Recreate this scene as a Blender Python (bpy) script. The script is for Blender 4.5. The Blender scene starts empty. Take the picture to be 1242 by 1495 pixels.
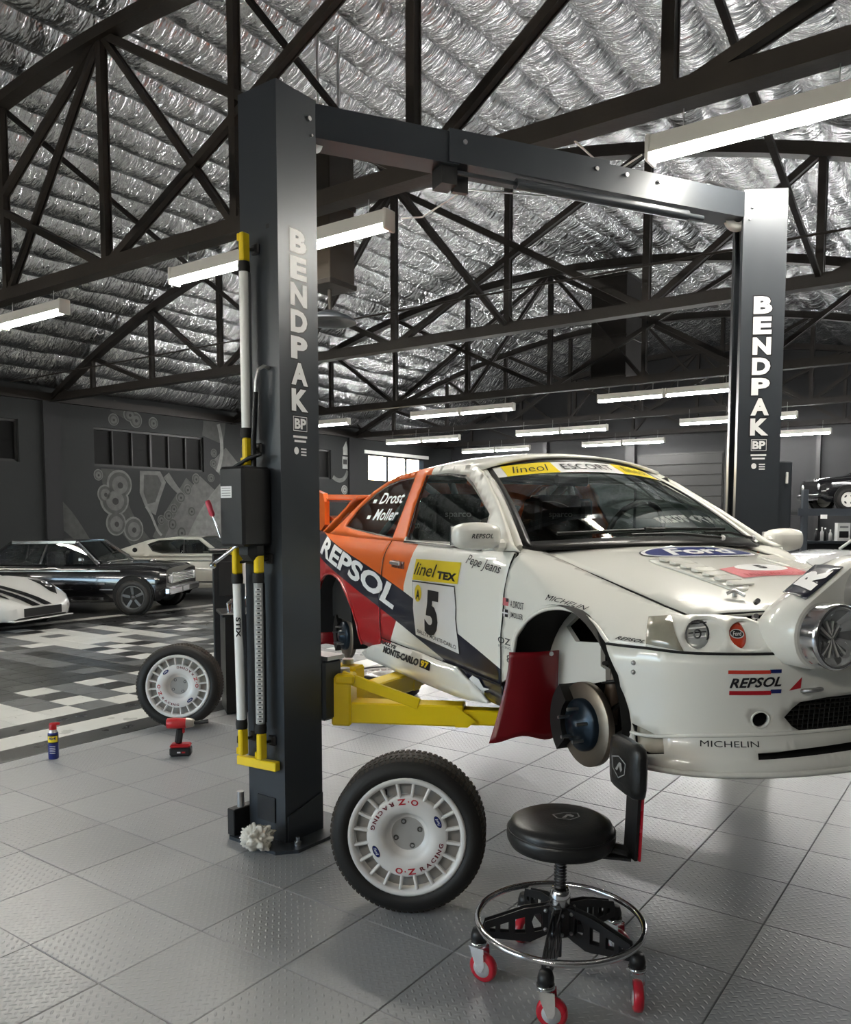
import bpy, bmesh, math, random
from mathutils import Vector, Matrix, noise
from mathutils.geometry import delaunay_2d_cdt
PI = math.pi
rnd = random.Random(7)
scn = bpy.context.scene
col = scn.collection

# ------------------------------------------------------------------ camera
# phone photo, 26 mm equivalent, cropped at the bottom (hence the vertical shift)
IMG_W, IMG_H = 1242, 1495
F_PX, PITCH, CAM_H, PP_Y = 1200.0, 4.4, 1.55, 848.0
cam_d = bpy.data.cameras.new('camera')
cam_d.sensor_fit = 'VERTICAL'
cam_d.sensor_height = 24.0
cam_d.lens = F_PX / IMG_H * 24.0
cam_d.shift_y = (PP_Y - IMG_H / 2) / IMG_H
cam_d.clip_start = 0.05
cam = bpy.data.objects.new('camera', cam_d)
cam.location = (0, 0, CAM_H)
cam.rotation_euler = (math.radians(90 - PITCH), 0, 0)
col.objects.link(cam)
scn.camera = cam

# ------------------------------------------------------------------ world, exposure
w = bpy.data.worlds.new('world'); scn.world = w; w.use_nodes = True
wn = w.node_tree; bg = wn.nodes['Background']
sky = wn.nodes.new('ShaderNodeTexSky'); sky.sky_type = 'NISHITA'; sky.sun_disc = False
sky.sun_elevation = math.radians(38); sky.air_density = 1.0; sky.dust_density = 3.0
wn.links.new(sky.outputs[0], bg.inputs[0]); bg.inputs[1].default_value = 0.9
scn.view_settings.view_transform = 'Standard'
scn.view_settings.look = 'None'
scn.view_settings.gamma = 1.0
scn.view_settings.use_curve_mapping = False
scn.view_settings.exposure = 1.55
TUBE_E = 72.0          # emission of the fluorescent tubes

# building axes: AX runs to the mural wall (along the trusses), BX to the back wall
TH = math.radians(54.5)
AX = Vector((-math.sin(TH), math.cos(TH), 0)); BX = Vector((math.cos(TH), math.sin(TH), 0))
ROT_B = TH            # rotation about z that turns local x onto BX (local y onto AX)
def bw(a, b, z=0.0): return AX * a + BX * b + Vector((0, 0, z))

# ------------------------------------------------------------------ materials
MATS = {}
def _nodes(name):
    m = bpy.data.materials.new(name); m.use_nodes = True
    nt = m.node_tree; return m, nt, nt.nodes['Principled BSDF']
def mat(name, c, rough=0.5, metal=0.0, var=0.06, scale=6.0, bump=0.0, bscale=60.0, coat=0.0, emit=None, es=0.0, alpha=None, trans=0.0, spec=0.5, rvar=0.06, ior=1.45):
    if name in MATS: return MATS[name]
    m, nt, p = _nodes(name)
    N, L = nt.nodes, nt.links
    tc = N.new('ShaderNodeTexCoord')
    nz = N.new('ShaderNodeTexNoise'); nz.inputs['Scale'].default_value = scale; nz.inputs['Detail'].default_value = 4
    L.new(tc.outputs['Object'], nz.inputs['Vector'])
    mx = N.new('ShaderNodeMix'); mx.data_type = 'RGBA'
    mx.inputs[6].default_value = (*[max(0, v * (1 - var)) for v in c[:3]], 1); mx.inputs[7].default_value = (*[min(1, v * (1 + var)) for v in c[:3]], 1)
    L.new(nz.outputs[0], mx.inputs[0]); L.new(mx.outputs[2], p.inputs['Base Color'])
    mr = N.new('ShaderNodeMapRange'); mr.inputs[3].default_value = max(0.02, rough - rvar); mr.inputs[4].default_value = min(1, rough + rvar)
    L.new(nz.outputs[0], mr.inputs[0]); L.new(mr.outputs[0], p.inputs['Roughness'])
    p.inputs['Metallic'].default_value = metal
    p.inputs['Coat Weight'].default_value = coat; p.inputs['Coat Roughness'].default_value = 0.03
    p.inputs['Specular IOR Level'].default_value = spec
    p.inputs['Transmission Weight'].default_value = trans; p.inputs['IOR'].default_value = ior
    if alpha is not None: p.inputs['Alpha'].default_value = alpha
    if emit: p.inputs['Emission Color'].default_value = (*emit, 1); p.inputs['Emission Strength'].default_value = es
    if bump:
        nb = N.new('ShaderNodeTexNoise'); nb.inputs['Scale'].default_value = bscale; nb.inputs['Detail'].default_value = 5
        L.new(tc.outputs['Object'], nb.inputs['Vector'])
        b = N.new('ShaderNodeBump'); b.inputs['Strength'].default_value = bump; b.inputs['Distance'].default_value = 0.01
        L.new(nb.outputs[0], b.inputs['Height']); L.new(b.outputs[0], p.inputs['Normal'])
    MATS[name] = m; return m

def foil_material():
    m, nt, p = _nodes('foil'); N, L = nt.nodes, nt.links
    tc = N.new('ShaderNodeTexCoord')
    mp = N.new('ShaderNodeMapping'); mp.inputs['Rotation'].default_value = (0, 0, 0.3); mp.inputs['Scale'].default_value = (3.0, 1.1, 1.0)
    L.new(tc.outputs['Object'], mp.inputs[0])
    n1 = N.new('ShaderNodeTexNoise'); n1.inputs['Scale'].default_value = 2.2; n1.inputs['Detail'].default_value = 3; n1.inputs['Roughness'].default_value = 0.5; n1.inputs['Distortion'].default_value = 0.9
    L.new(mp.outputs[0], n1.inputs[0])
    mp2 = N.new('ShaderNodeMapping'); mp2.inputs['Rotation'].default_value = (0, 0, -0.35); mp2.inputs['Scale'].default_value = (8, 1.6, 1.6)
    L.new(tc.outputs['Object'], mp2.inputs[0])
    n2 = N.new('ShaderNodeTexNoise'); n2.inputs['Scale'].default_value = 2.0; n2.inputs['Detail'].default_value = 2; n2.inputs['Distortion'].default_value = 0.8
    L.new(mp2.outputs[0], n2.inputs[0])
    ad = N.new('ShaderNodeMath'); ad.operation = 'MULTIPLY_ADD'; ad.inputs[1].default_value = 0.55
    L.new(n2.outputs[0], ad.inputs[0]); L.new(n1.outputs[0], ad.inputs[2])
    b = N.new('ShaderNodeBump'); b.inputs['Strength'].default_value = 0.8; b.inputs['Distance'].default_value = 0.075
    L.new(ad.outputs[0], b.inputs['Height']); L.new(b.outputs[0], p.inputs['Normal'])
    p.inputs['Base Color'].default_value = (0.68, 0.69, 0.70, 1)
    p.inputs['Metallic'].default_value = 1.0; p.inputs['Roughness'].default_value = 0.26
    return m

def tread_material(name, c, rough, period=0.034, depth=0.0014, metal=0.0):
    """moulded diamond-tread plastic: lozenges alternating in direction"""
    m, nt, p = _nodes(name); N, L = nt.nodes, nt.links
    def M(op, a, b=None, c_=None):
        n = N.new('ShaderNodeMath'); n.operation = op
        for i, v in enumerate((a, b, c_)):
            if v is None: continue
            if isinstance(v, (int, float)): n.inputs[i].default_value = v
            else: L.new(v, n.inputs[i])
        return n.outputs[0]
    tc = N.new('ShaderNodeTexCoord'); sp = N.new('ShaderNodeSeparateXYZ'); L.new(tc.outputs['Object'], sp.inputs[0])
    u = M('DIVIDE', M('ADD', sp.outputs[0], sp.outputs[1]), period); v = M('DIVIDE', M('SUBTRACT', sp.outputs[0], sp.outputs[1]), period)
    fu = M('SUBTRACT', M('FRACT', u), 0.5); fv = M('SUBTRACT', M('FRACT', v), 0.5)
    par = M('GREATER_THAN', M('FRACT', M('MULTIPLY', M('ADD', M('FLOOR', u), M('FLOOR', v)), 0.5)), 0.25)
    inv = M('SUBTRACT', 1.0, par)
    a = M('ADD', M('MULTIPLY', fu, par), M('MULTIPLY', fv, inv)); bb = M('ADD', M('MULTIPLY', fv, par), M('MULTIPLY', fu, inv))
    a2 = M('POWER', M('DIVIDE', M('ABSOLUTE', a), 0.52), 2.0); b2 = M('POWER', M('DIVIDE', M('ABSOLUTE', bb), 0.2), 2.0)
    h = M('MULTIPLY', M('MAXIMUM', M('SUBTRACT', 1.0, M('ADD', a2, b2)), 0.0), M('MULTIPLY_ADD', par, 0.6, 0.4))
    b = N.new('ShaderNodeBump'); b.inputs['Strength'].default_value = 1.0; b.inputs['Distance'].default_value = depth
    L.new(h, b.inputs['Height']); L.new(b.outputs[0], p.inputs['Normal'])
    oi = N.new('ShaderNodeObjectInfo'); nz = N.new('ShaderNodeTexNoise'); nz.inputs['Scale'].default_value = 5; nz.inputs['Detail'].default_value = 5
    L.new(tc.outputs['Object'], nz.inputs[0])
    f = M('MULTIPLY_ADD', oi.outputs['Random'], 0.14, M('MULTIPLY_ADD', nz.outputs[0], 0.25, 0.80))
    mx = N.new('ShaderNodeVectorMath'); mx.operation = 'SCALE'; mx.inputs[0].default_value = c[:3]; L.new(f, mx.inputs['Scale'])
    L.new(mx.outputs[0], p.inputs['Base Color'])
    L.new(M('MULTIPLY_ADD', nz.outputs[0], 0.2, rough - 0.1), p.inputs['Roughness'])
    p.inputs['Metallic'].default_value = metal
    MATS[name] = m; return m

# ------------------------------------------------------------------ mesh helpers
class MB:
    """collects shapes into ONE mesh"""
    def __init__(s): s.v, s.f, s.sm = [], [], []
    def add(s, vs, fs, smooth=False):
        o = len(s.v); s.v += [tuple(v) for v in vs]; s.f += [tuple(i + o for i in f) for f in fs]; s.sm += [smooth] * len(fs); return s
    def box(s, c, d, rz=0.0, M=None, bev=0.0):
        x, y, z = d[0] / 2, d[1] / 2, d[2] / 2
        if bev > 0:
            b = min(bev, x * .9, y * .9, z * .9); vs = []; 
            for sx in (-1, 1):
                for sy in (-1, 1):
                    for sz in (-1, 1):
                        vs += [(sx * x, sy * (y - b), sz * (z - b)), (sx * (x - b), sy * y, sz * (z - b)), (sx * (x - b), sy * (y - b), sz * z)]
            bm = bmesh.new()
            for q in vs: bm.verts.new(q)
            bmesh.ops.convex_hull(bm, input=bm.verts)
            bmesh.ops.dissolve_limit(bm, angle_limit=0.01, verts=bm.verts, edges=bm.edges)
            bm.verts.index_update(); vs = [v.co.copy() for v in bm.verts]; fs = [[v.index for v in f.verts] for f in bm.faces]; bm.free()
        else:
            vs = [Vector((sx * x, sy * y, sz * z)) for sx in (-1, 1) for sy in (-1, 1) for sz in (-1, 1)]
            fs = [(0, 1, 3, 2), (4, 6, 7, 5), (0, 4, 5, 1), (2, 3, 7, 6), (0, 2, 6, 4), (1, 5, 7, 3)]
        T = M if M is not None else Matrix.Translation(c) @ Matrix.Rotation(rz, 4, 'Z')
        return s.add([T @ Vector(v) for v in vs], fs)
    def bar(s, p, q, w, h, up=(0, 0, 1), bev=0.0):
        """box from p to q, w across, h along up"""
        p, q = Vector(p), Vector(q); d = q - p; l = d.length
        if l < 1e-6: return s
        x = d / l; u = Vector(up); y = u.cross(x)
        if y.length < 1e-4: y = Vector((1, 0, 0)).cross(x)
        y.normalize(); z = x.cross(y)
        M = Matrix(((x.x, y.x, z.x, (p.x + q.x) / 2), (x.y, y.y, z.y, (p.y + q.y) / 2), (x.z, y.z, z.z, (p.z + q.z) / 2), (0, 0, 0, 1)))
        return s.box(None, (l, w, h), M=M, bev=bev)
    def tube(s, pts, r, n=10, cap=True, closed=False):
        pts = [Vector(p) for p in pts]; k = len(pts); rs = r if isinstance(r, (list, tuple)) else [r] * k
        vs, fs = [], []; prev = None
        for i, p in enumerate(pts):
            if closed: t = pts[(i + 1) % k] - pts[i - 1]
            else: t = pts[min(i + 1, k - 1)] - pts[max(i - 1, 0)]
            t.normalize()
            if prev is None:
                a = Vector((0, 0, 1)) if abs(t.z) < .9 else Vector((1, 0, 0)); nrm = (a - t * a.dot(t)).normalized()
            else:
                nrm = prev - t * prev.dot(t); nrm = nrm.normalized() if nrm.length > 1e-5 else prev
            prev = nrm; b = t.cross(nrm)
            for j in range(n):
                a = 2 * PI * j / n; vs.append(p + (nrm * math.cos(a) + b * math.sin(a)) * rs[i])
        m = k if closed else k - 1
        for i in range(m):
            for j in range(n):
                i2 = (i + 1) % k; fs.append((i * n + j, i * n + (j + 1) % n, i2 * n + (j + 1) % n, i2 * n + j))
        s.add(vs, fs, True)
        if cap and not closed:
            s.add(vs[:n], [tuple(range(n))[::-1]]); s.add(vs[-n:], [tuple(range(n))])
        return s
    def cyl(s, p, q, r, n=20, r2=None): return s.tube([p, q], [r, r if r2 is None else r2], n)
    def lathe(s, prof, n=32, M=None, smooth=True, closed=False, a0=0.0, a1=2 * PI):
        """prof: (radius, z) ; revolved about z"""
        full = abs(a1 - a0 - 2 * PI) < 1e-6; m = n if full else n + 1; vs = []
        for r, z in prof:
            for j in range(m):
                a = a0 + (a1 - a0) * j / n; vs.append(Vector((r * math.cos(a), r * math.sin(a), z)))
        fs = []; k = len(prof)
        for i in range(k if closed else k - 1):
            i2 = (i + 1) % k
            for j in range(n):
                j2 = (j + 1) % m; fs.append((i * m + j, i * m + j2, i2 * m + j2, i2 * m + j))
        if M is not None: vs = [M @ v for v in vs]
        return s.add(vs, fs, smooth)
    def prism(s, poly, z0, z1, M=None):
        """2-D polygon extruded along z"""
        n = len(poly); vs = [Vector((x, y, z0)) for x, y in poly] + [Vector((x, y, z1)) for x, y in poly]
        if M is not None: vs = [M @ v for v in vs]
        fs = [tuple(range(n))[::-1], tuple(range(n, 2 * n))] + [(i, (i + 1) % n, n + (i + 1) % n, n + i) for i in range(n)]
        return s.add(vs, fs)
    def grid(s, fn, nu, nv, smooth=True):
        vs = [fn(i / nu, j / nv) for i in range(nu + 1) for j in range(nv + 1)]
        fs = [(i * (nv + 1) + j, (i + 1) * (nv + 1) + j, (i + 1) * (nv + 1) + j + 1, i * (nv + 1) + j + 1) for i in range(nu) for j in range(nv)]
        return s.add(vs, fs, smooth)
    def sphere(s, c, r, n=16, m=10):
        c = Vector(c); rr = Vector(r) if not isinstance(r, (int, float)) else Vector((r, r, r))
        return s.grid(lambda u, v: c + Vector((rr.x * math.cos(2 * PI * u) * math.sin(PI * v), rr.y * math.sin(2 * PI * u) * math.sin(PI * v), rr.z * math.cos(PI * v))), n, m)
    def mesh(s, name):
        me = bpy.data.meshes.new(name); me.from_pydata(s.v, [], s.f); me.polygons.foreach_set('use_smooth', s.sm)
        me.validate(); me.update(); return me
    def build(s, name, m, parent=None, autosmooth=None):
        return link(name, s.mesh(name), m, parent, autosmooth)

def recalc(me):
    bm = bmesh.new(); bm.from_mesh(me); bmesh.ops.remove_doubles(bm, verts=bm.verts, dist=1e-5); bmesh.ops.recalc_face_normals(bm, faces=bm.faces); bm.to_mesh(me); bm.free()
def link(name, me, m, parent=None, autosmooth=None):
    if autosmooth is not None:
        recalc(me); me.polygons.foreach_set('use_smooth', [True] * len(me.polygons)); me.set_sharp_from_angle(angle=math.radians(autosmooth))
    if m is not None and not me.materials: me.materials.append(m)
    o = bpy.data.objects.new(name, me); col.objects.link(o)
    if parent is not None: o.parent = parent
    return o
def tag(o, label, cat, group=None):
    o['label'] = label; o['category'] = cat
    if group: o['group'] = group
    return o
def thing(name, label, cat, loc=(0, 0, 0), rz=0.0, group=None):
    o = bpy.data.objects.new(name, None); o.empty_display_size = 0.1; col.objects.link(o)
    o.location = loc; o.rotation_euler = (0, 0, rz); return tag(o, label, cat, group)
def struct(o): o['kind'] = 'structure'; return o
def kids(o): return [c for c in col.objects if c.parent == o]
def copy_tree(o, loc=None, rz=None, label=None, parent=None):
    c = o.copy(); col.objects.link(c)
    if parent is not None: c.parent = parent
    if loc is not None: c.location = loc
    if rz is not None: c.rotation_euler = (0, 0, rz)
    if label: c['label'] = label
    for k in o.children: copy_tree(k, parent=c)
    return c

# ------------------------------------------------------------------ lettering (Blender's built-in font)
def text_raw(s, bold=0.0, shear=0.0, space=1.0):
    cu = bpy.data.curves.new('txt', 'FONT'); cu.body = s; cu.size = 1.0; cu.offset = bold; cu.shear = shear; cu.space_character = space
    cu.resolution_u = 3; cu.align_x = 'LEFT'
    o = bpy.data.objects.new('txt', cu); me = bpy.data.meshes.new_from_object(o)
    vs = [v.co.copy() for v in me.vertices]; fs = [list(p.vertices) for p in me.polygons]
    bpy.data.objects.remove(o); bpy.data.curves.remove(cu); bpy.data.meshes.remove(me)
    return vs, fs
TXT = {}
def text2d(s, w=None, h=None, bold=0.0, shear=0.0, space=1.0):
    """lettering as flat 2-D mesh centred on the origin, stretched to w x h"""
    k = (s, bold, shear, space)
    if k not in TXT: TXT[k] = text_raw(s, bold, shear, space)
    vs, fs = TXT[k]
    x0 = min(v.x for v in vs); x1 = max(v.x for v in vs); y0 = min(v.y for v in vs); y1 = max(v.y for v in vs)
    sx = w / (x1 - x0) if w else None; sy = h / (y1 - y0) if h else None
    sx = sx or sy; sy = sy or sx
    return [((v.x - (x0 + x1) / 2) * sx, (v.y - (y0 + y1) / 2) * sy) for v in vs], fs
def oval2d(w, h, n=28): return [(w / 2 * math.cos(2 * PI * i / n), h / 2 * math.sin(2 * PI * i / n)) for i in range(n)], [list(range(n))]
def rect2d(w, h): return [(-w / 2, -h / 2), (w / 2, -h / 2), (w / 2, h / 2), (-w / 2, h / 2)], [[0, 1, 2, 3]]
def poly2d(p): return list(p), [list(range(len(p)))]
def flat(name, d, m, parent, M, th=0.0):
    """2-D shape laid flat on a plane given by matrix M (local x right, y up, z out)"""
    vs, fs = d; me = bpy.data.meshes.new(name)
    me.from_pydata([tuple(M @ Vector((x, y, th))) for x, y in vs], [], fs); me.update()
    return link(name, me, m, parent)
def frame(o, x, y):
    """matrix with origin o, axes x (right) and y (up)"""
    o, x, y = Vector(o), Vector(x).normalized(), Vector(y); z = x.cross(y).normalized(); y = z.cross(x)
    return Matrix(((x.x, y.x, z.x, o.x), (x.y, y.y, z.y, o.y), (x.z, y.z, z.z, o.z), (0, 0, 0, 1)))
# ------------------------------------------------------------------ shared materials
M_FOIL = foil_material()
M_STEEL = mat('truss_steel', (0.016, 0.013, 0.011), 0.55, 0.3, var=0.5, scale=3, bump=0.15, bscale=30)
M_RUST = mat('truss_brown', (0.036, 0.028, 0.021), 0.55, 0.2, var=0.45, scale=2.5, bump=0.15, bscale=30)
M_WALL = mat('dark_wall', (0.015, 0.017, 0.0175), 0.75, var=0.35, scale=1.2, bump=0.2, bscale=25)
M_WALL2 = mat('back_wall', (0.012, 0.0125, 0.014), 0.7, var=0.2, scale=1.0, bump=0.15, bscale=25)
M_BLACK = mat('black_plastic', (0.012, 0.012, 0.013), 0.4, var=0.2)
M_RUBBER = mat('rubber', (0.012, 0.011, 0.010), 0.62, var=0.25, bump=0.1)
M_CHROME = mat('chrome', (0.75, 0.75, 0.76), 0.14, 1.0, var=0.05)
M_GALV = mat('galvanised', (0.5, 0.5, 0.5), 0.35, 1.0, var=0.15)
M_CHAR = mat('charcoal_powder_coat', (0.040, 0.046, 0.054), 0.33, 0.25, var=0.08, scale=3)
M_WHITE = mat('white_paint', (0.78, 0.78, 0.75), 0.4, var=0.03)
M_YEL = mat('yellow_paint', (0.88, 0.63, 0.010), 0.32, var=0.06, coat=0.3)
M_RED = mat('red_plastic', (0.42, 0.012, 0.016), 0.35, var=0.1)
M_DECALW = mat('white_vinyl', (0.80, 0.80, 0.80), 0.4, var=0.02)
M_DECALB = mat('black_vinyl', (0.010, 0.010, 0.012), 0.35, var=0.05)
M_DECALR = mat('red_vinyl', (0.45, 0.01, 0.02), 0.35, var=0.05)
M_DECALN = mat('blue_vinyl', (0.01, 0.02, 0.14), 0.3, var=0.05)
M_DECALY = mat('yellow_vinyl', (0.85, 0.66, 0.02), 0.35, var=0.04)

def glass_material(name, tint, refl=0.10, rough=0.01):
    m = bpy.data.materials.new(name); m.use_nodes = True; nt = m.node_tree; N, L = nt.nodes, nt.links
    N.remove(N['Principled BSDF']); out = N['Material Output']
    t = N.new('ShaderNodeBsdfTransparent'); t.inputs[0].default_value = (*tint, 1)
    g = N.new('ShaderNodeBsdfGlossy'); g.inputs['Roughness'].default_value = rough; g.inputs[0].default_value = (0.9, 0.95, 0.95, 1)
    lw_ = N.new('ShaderNodeLayerWeight'); lw_.inputs[0].default_value = .5; fr = N.new('ShaderNodeMath'); fr.operation = 'POWER'; fr.inputs[1].default_value = 4.0; L.new(lw_.outputs['Facing'], fr.inputs[0])
    ad = N.new('ShaderNodeMath'); ad.operation = 'ADD'; ad.inputs[1].default_value = refl; ad.use_clamp = True; L.new(fr.outputs[0], ad.inputs[0])
    mx = N.new('ShaderNodeMixShader'); L.new(ad.outputs[0], mx.inputs[0]); L.new(t.outputs[0], mx.inputs[1]); L.new(g.outputs[0], mx.inputs[2]); L.new(mx.outputs[0], out.inputs[0])
    MATS[name] = m; return m
M_PANE = glass_material('window_glass', (0.95, 0.97, 0.97), 0.02)

A0, A1, B0, B1 = -1.6, 15.75, -6.0, 23.6      # room extents in the building axes
def bobj(o): o.rotation_euler = (0, 0, TH); return o     # modelled in building axes (b, a, z)

# ------------------------------------------------------------------ floor
floor = struct(bobj(MB().box(((B0 + B1) / 2, (A0 + A1) / 2, -0.06), (B1 - B0, A1 - A0, 0.08)).build('floor', mat('floor_joint', (0.05, 0.052, 0.052), 0.8))))
floor['label'] = 'workshop floor of interlocking plastic tiles'
def px_of(p):
    x, y, z = p.x, p.y, p.z - CAM_H; c_, s_ = math.cos(math.radians(PITCH)), math.sin(math.radians(PITCH))
    d = y * c_ - z * s_; u = y * s_ + z * c_
    return (IMG_W / 2 + F_PX * x / d, PP_Y - F_PX * u / d, d) if d > 0.3 else None
def tile_mesh(name, s, m):
    g, e, h = s / 2 - 0.0012, s / 2 - 0.004, 0.018
    vs = [(sx * g, sy * g, z) for z in (-h, -0.0025) for sx, sy in ((-1, -1), (1, -1), (1, 1), (-1, 1))] + [(sx * e, sy * e, 0) for sx, sy in ((-1, -1), (1, -1), (1, 1), (-1, 1))]
    fs = [(8, 9, 10, 11)] + [(i, (i + 1) % 4, 4 + (i + 1) % 4, 4 + i) for i in range(4)] + [(4 + i, 4 + (i + 1) % 4, 8 + (i + 1) % 4, 8 + i) for i in range(4)]
    me = bpy.data.meshes.new(name); me.from_pydata(vs, [], fs); me.update(); me.materials.append(m); return me
def lay_tiles(cells, s, mats, limit, name):
    """cells: (b, a, key); the largest in view become objects, the rest one part per material"""
    rank = []
    for b, a, k in cells:
        q = px_of(bw(a, b)); vis = q and -60 < q[0] < IMG_W + 60 and q[1] < IMG_H + 90
        rank.append((0 if vis else 1, q[2] if q else 99, b, a, k))
    rank.sort(); me = {k: tile_mesh(name, s, mats[k]) for k in mats}; rest = {k: MB() for k in mats}
    for i, (hid, d, b, a, k) in enumerate(rank):
        if i < limit and not hid:
            o = bpy.data.objects.new(name, me[k]); col.objects.link(o); o.parent = floor
            o.location = (b, a, 0); o.rotation_euler = (0, 0, PI / 2 * ((int(round(b / s)) + int(round(a / s))) % 2))
        else:
            g = s / 2 - 0.0015; rest[k].add([(b - g, a - g, 0), (b + g, a - g, 0), (b + g, a + g, 0), (b - g, a + g, 0)], [(0, 1, 2, 3)])
    for k in rest:
        if rest[k].v: rest[k].build(name + '_field', mats[k], floor)['kind'] = 'stuff'
TB = 0.427
M_TREAD = tread_material('grey_tread', (0.265, 0.274, 0.280), 0.34)
cells = []
for i in range(-20, 60):
    for j in range(-13, 6):
        b, a = 1.937 + TB * (i + .5), 3.271 + TB * (j - .5)
        if B0 < b < B1 and A0 < a < 5.14: cells.append((b, a, 0))
lay_tiles(cells, TB, {0: M_TREAD}, 290, 'floor_tile')
# tartan of small tiles between the two painted-looking lines
TS = 0.2875
TM = {0: tread_material('light_small_tile', (0.52, 0.52, 0.49), 0.30, 0.02, 0.0008), 1: tread_material('grey_small_tile', (0.105, 0.108, 0.108), 0.30, 0.02, 0.0008), 2: tread_material('dark_small_tile', (0.022, 0.022, 0.022), 0.30, 0.02, 0.0008)}
seq = [0, 0, 0, 1, 0, 2, 2, 2, 2, 1, 2, 1]
cells = []
for i in range(-22, 84):
    for j in range(18):
        b, a = TS * (i + .5), 6.01 + TS * (j + .5)
        k = seq[(i + 5) % 12] if (i + j) % 2 else seq[(j + 1) % 12]
        if {seq[(i + 5) % 12], seq[(j + 1) % 12]} == {0, 2} and rnd.random() < .35: k = 1
        if B0 < b < B1: cells.append((b, a, k))
lay_tiles(cells, TS, TM, 280, 'tartan_tile')
for a0, a1, m, nm in ((4.982, 5.14, M_TREAD, 'edge_strip'), (5.145, 5.42, TM[2], 'border_strip'), (5.425, 5.72, TM[0], 'border_strip'), (5.725, 6.005, TM[2], 'border_strip'), (11.19, 11.40, TM[2], 'border_strip'), (11.40, 11.64, TM[0], 'border_strip')):
    MB().box(((B0 + B1) / 2, (a0 + a1) / 2, -0.009), (B1 - B0, a1 - a0 - .002, 0.018), bev=0.002).build(nm, m, floor)
MB().box(((B0 + B1) / 2, (11.645 + A1) / 2, -0.009), (B1 - B0, A1 - 11.645, 0.018)).build('parking_tiles', tread_material('parking_tile', (0.035, 0.036, 0.037), 0.32, 0.03, 0.0008), floor)

# ------------------------------------------------------------------ walls
def wall(name, m, axis, at, lo, hi, holes, top=4.3, th=0.25):
    """wall along b (axis 'b') or a, rectangular holes (c0,c1,z0,z1); thickness goes outward"""
    o = MB(); xs = sorted({lo, hi, *[h[0] for h in holes], *[h[1] for h in holes]}); s = 1 if at > 5 else -1
    def put(c0, c1, z0, z1):
        if z1 - z0 < 1e-4: return
        ct = (at + s * th / 2)
        if axis == 'b': o.box(((c0 + c1) / 2, ct, (z0 + z1) / 2), (c1 - c0, th, z1 - z0))
        else: o.box((ct, (c0 + c1) / 2, (z0 + z1) / 2), (th, c1 - c0, z1 - z0))
    for c0, c1 in zip(xs, xs[1:]):
        hs = sorted([(h[2], h[3]) for h in holes if h[0] <= c0 + 1e-6 and h[1] >= c1 - 1e-6]); z = -0.02
        for z0, z1 in hs: put(c0, c1, z, z0); z = z1
        put(c0, c1, z, top)
    return struct(bobj(o.build(name, m)))
WZ0, WZ1 = 2.63, 3.45
lw = [(5.6, 8.52, WZ0, WZ1), (10.12, 13.0, WZ0, WZ1), (14.6, 17.49, WZ0, WZ1), (19.13, 22.04, WZ0, WZ1)]
wall_left = wall('wall_left', M_WALL, 'b', A1, B0, B1, lw)
wall_back = wall('wall_back', M_WALL2, 'a', B1, A0, A1, [], top=6.4)
wall_right = wall('wall_right', M_WALL2, 'b', A0, B0, B1, [])
wall_front = wall('wall_front', M_WALL2, 'a', B0, A0, A1, [(4.5, 11.5, 0.6, 3.5)], top=6.4)  # opening belongs to the added daylight window
M_DGLASS = mat('blackened_glass', (0.005, 0.005, 0.005), 0.5, spec=0.12, var=0.3, scale=2)
M_FRAME = mat('window_frame', (0.016, 0.016, 0.016), 0.5)
for n, (c0, c1, z0, z1) in enumerate(lw):
    dark = n < 3
    f = MB(); y = A1 + (0.09 if dark else 0.05); fw = 0.05
    for z in (z0 + .025, z1 - .025): f.box(((c0 + c1) / 2, y, z), (c1 - c0, 0.07, fw))
    for x in (c0 + .02, c1 - .02): f.box((x, y, (z0 + z1) / 2), (.04, 0.07, z1 - z0))
    win = struct(bobj(f.build('window_%d' % (n + 1), M_FRAME if dark else M_WALL2)))
    k = 6 if dark else 3; pw = (c1 - c0) / k
    for i in range(1, k): MB().box((c0 + pw * i, y - .005, (z0 + z1) / 2), (0.05 if i * 2 == k or not dark else .028, 0.06, z1 - z0 - .08)).build('mullion', M_FRAME if dark else M_WALL2, win)
    rows = 2 if dark else 1; ph = (z1 - z0 - .1) / rows
    for i in range(k):
        for j in range(rows):
            MB().box((c0 + pw * (i + .5), y + .02, z0 + .05 + ph * (j + .5)), (pw - (0 if dark else .03), 0.008, ph + .02 if dark else ph - .012)).build('pane', M_DGLASS if dark else M_PANE, win)
    if not dark:
        tr = MB().box(((c0 + c1) / 2, A1 - .015, z1 + .05), (c1 - c0 + .35, .04, .1)); struct(bobj(tr.build('trim_1', M_WHITE)))
# unseen window behind the camera, added and widened to let in daylight
f = MB()
for z in (0.63, 2.05, 3.47): f.box((B0 - .1, 8.0, z), (.08, 7.0, .06))
for a in (4.53, 6.25, 8.0, 9.75, 11.47): f.box((B0 - .1, a, 2.05), (.08, .06, 2.9))
win = struct(bobj(f.build('window_5', M_WALL2)))
for i in range(4):
    for j in range(2): MB().box((B0 - .12, 5.39 + 1.74 * i, 1.34 + 1.42 * j), (.008, 1.68, 1.36)).build('pane', M_PANE, win)
# pilasters on the mural wall, eave timber
for n, (c0, c1) in enumerate(((18.22, 18.62), (9.0, 9.35))):
    struct(bobj(MB().box(((c0 + c1) / 2, A1 - .03, 2.0), (c1 - c0, .06, 4.0)).build('trim_%d' % (n + 2), M_WALL2)))
struct(bobj(MB().box(((B0 + B1) / 2, A1 - .06, 3.93), (B1 - B0, .12, .16)).build('trim_4', M_STEEL)))
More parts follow.
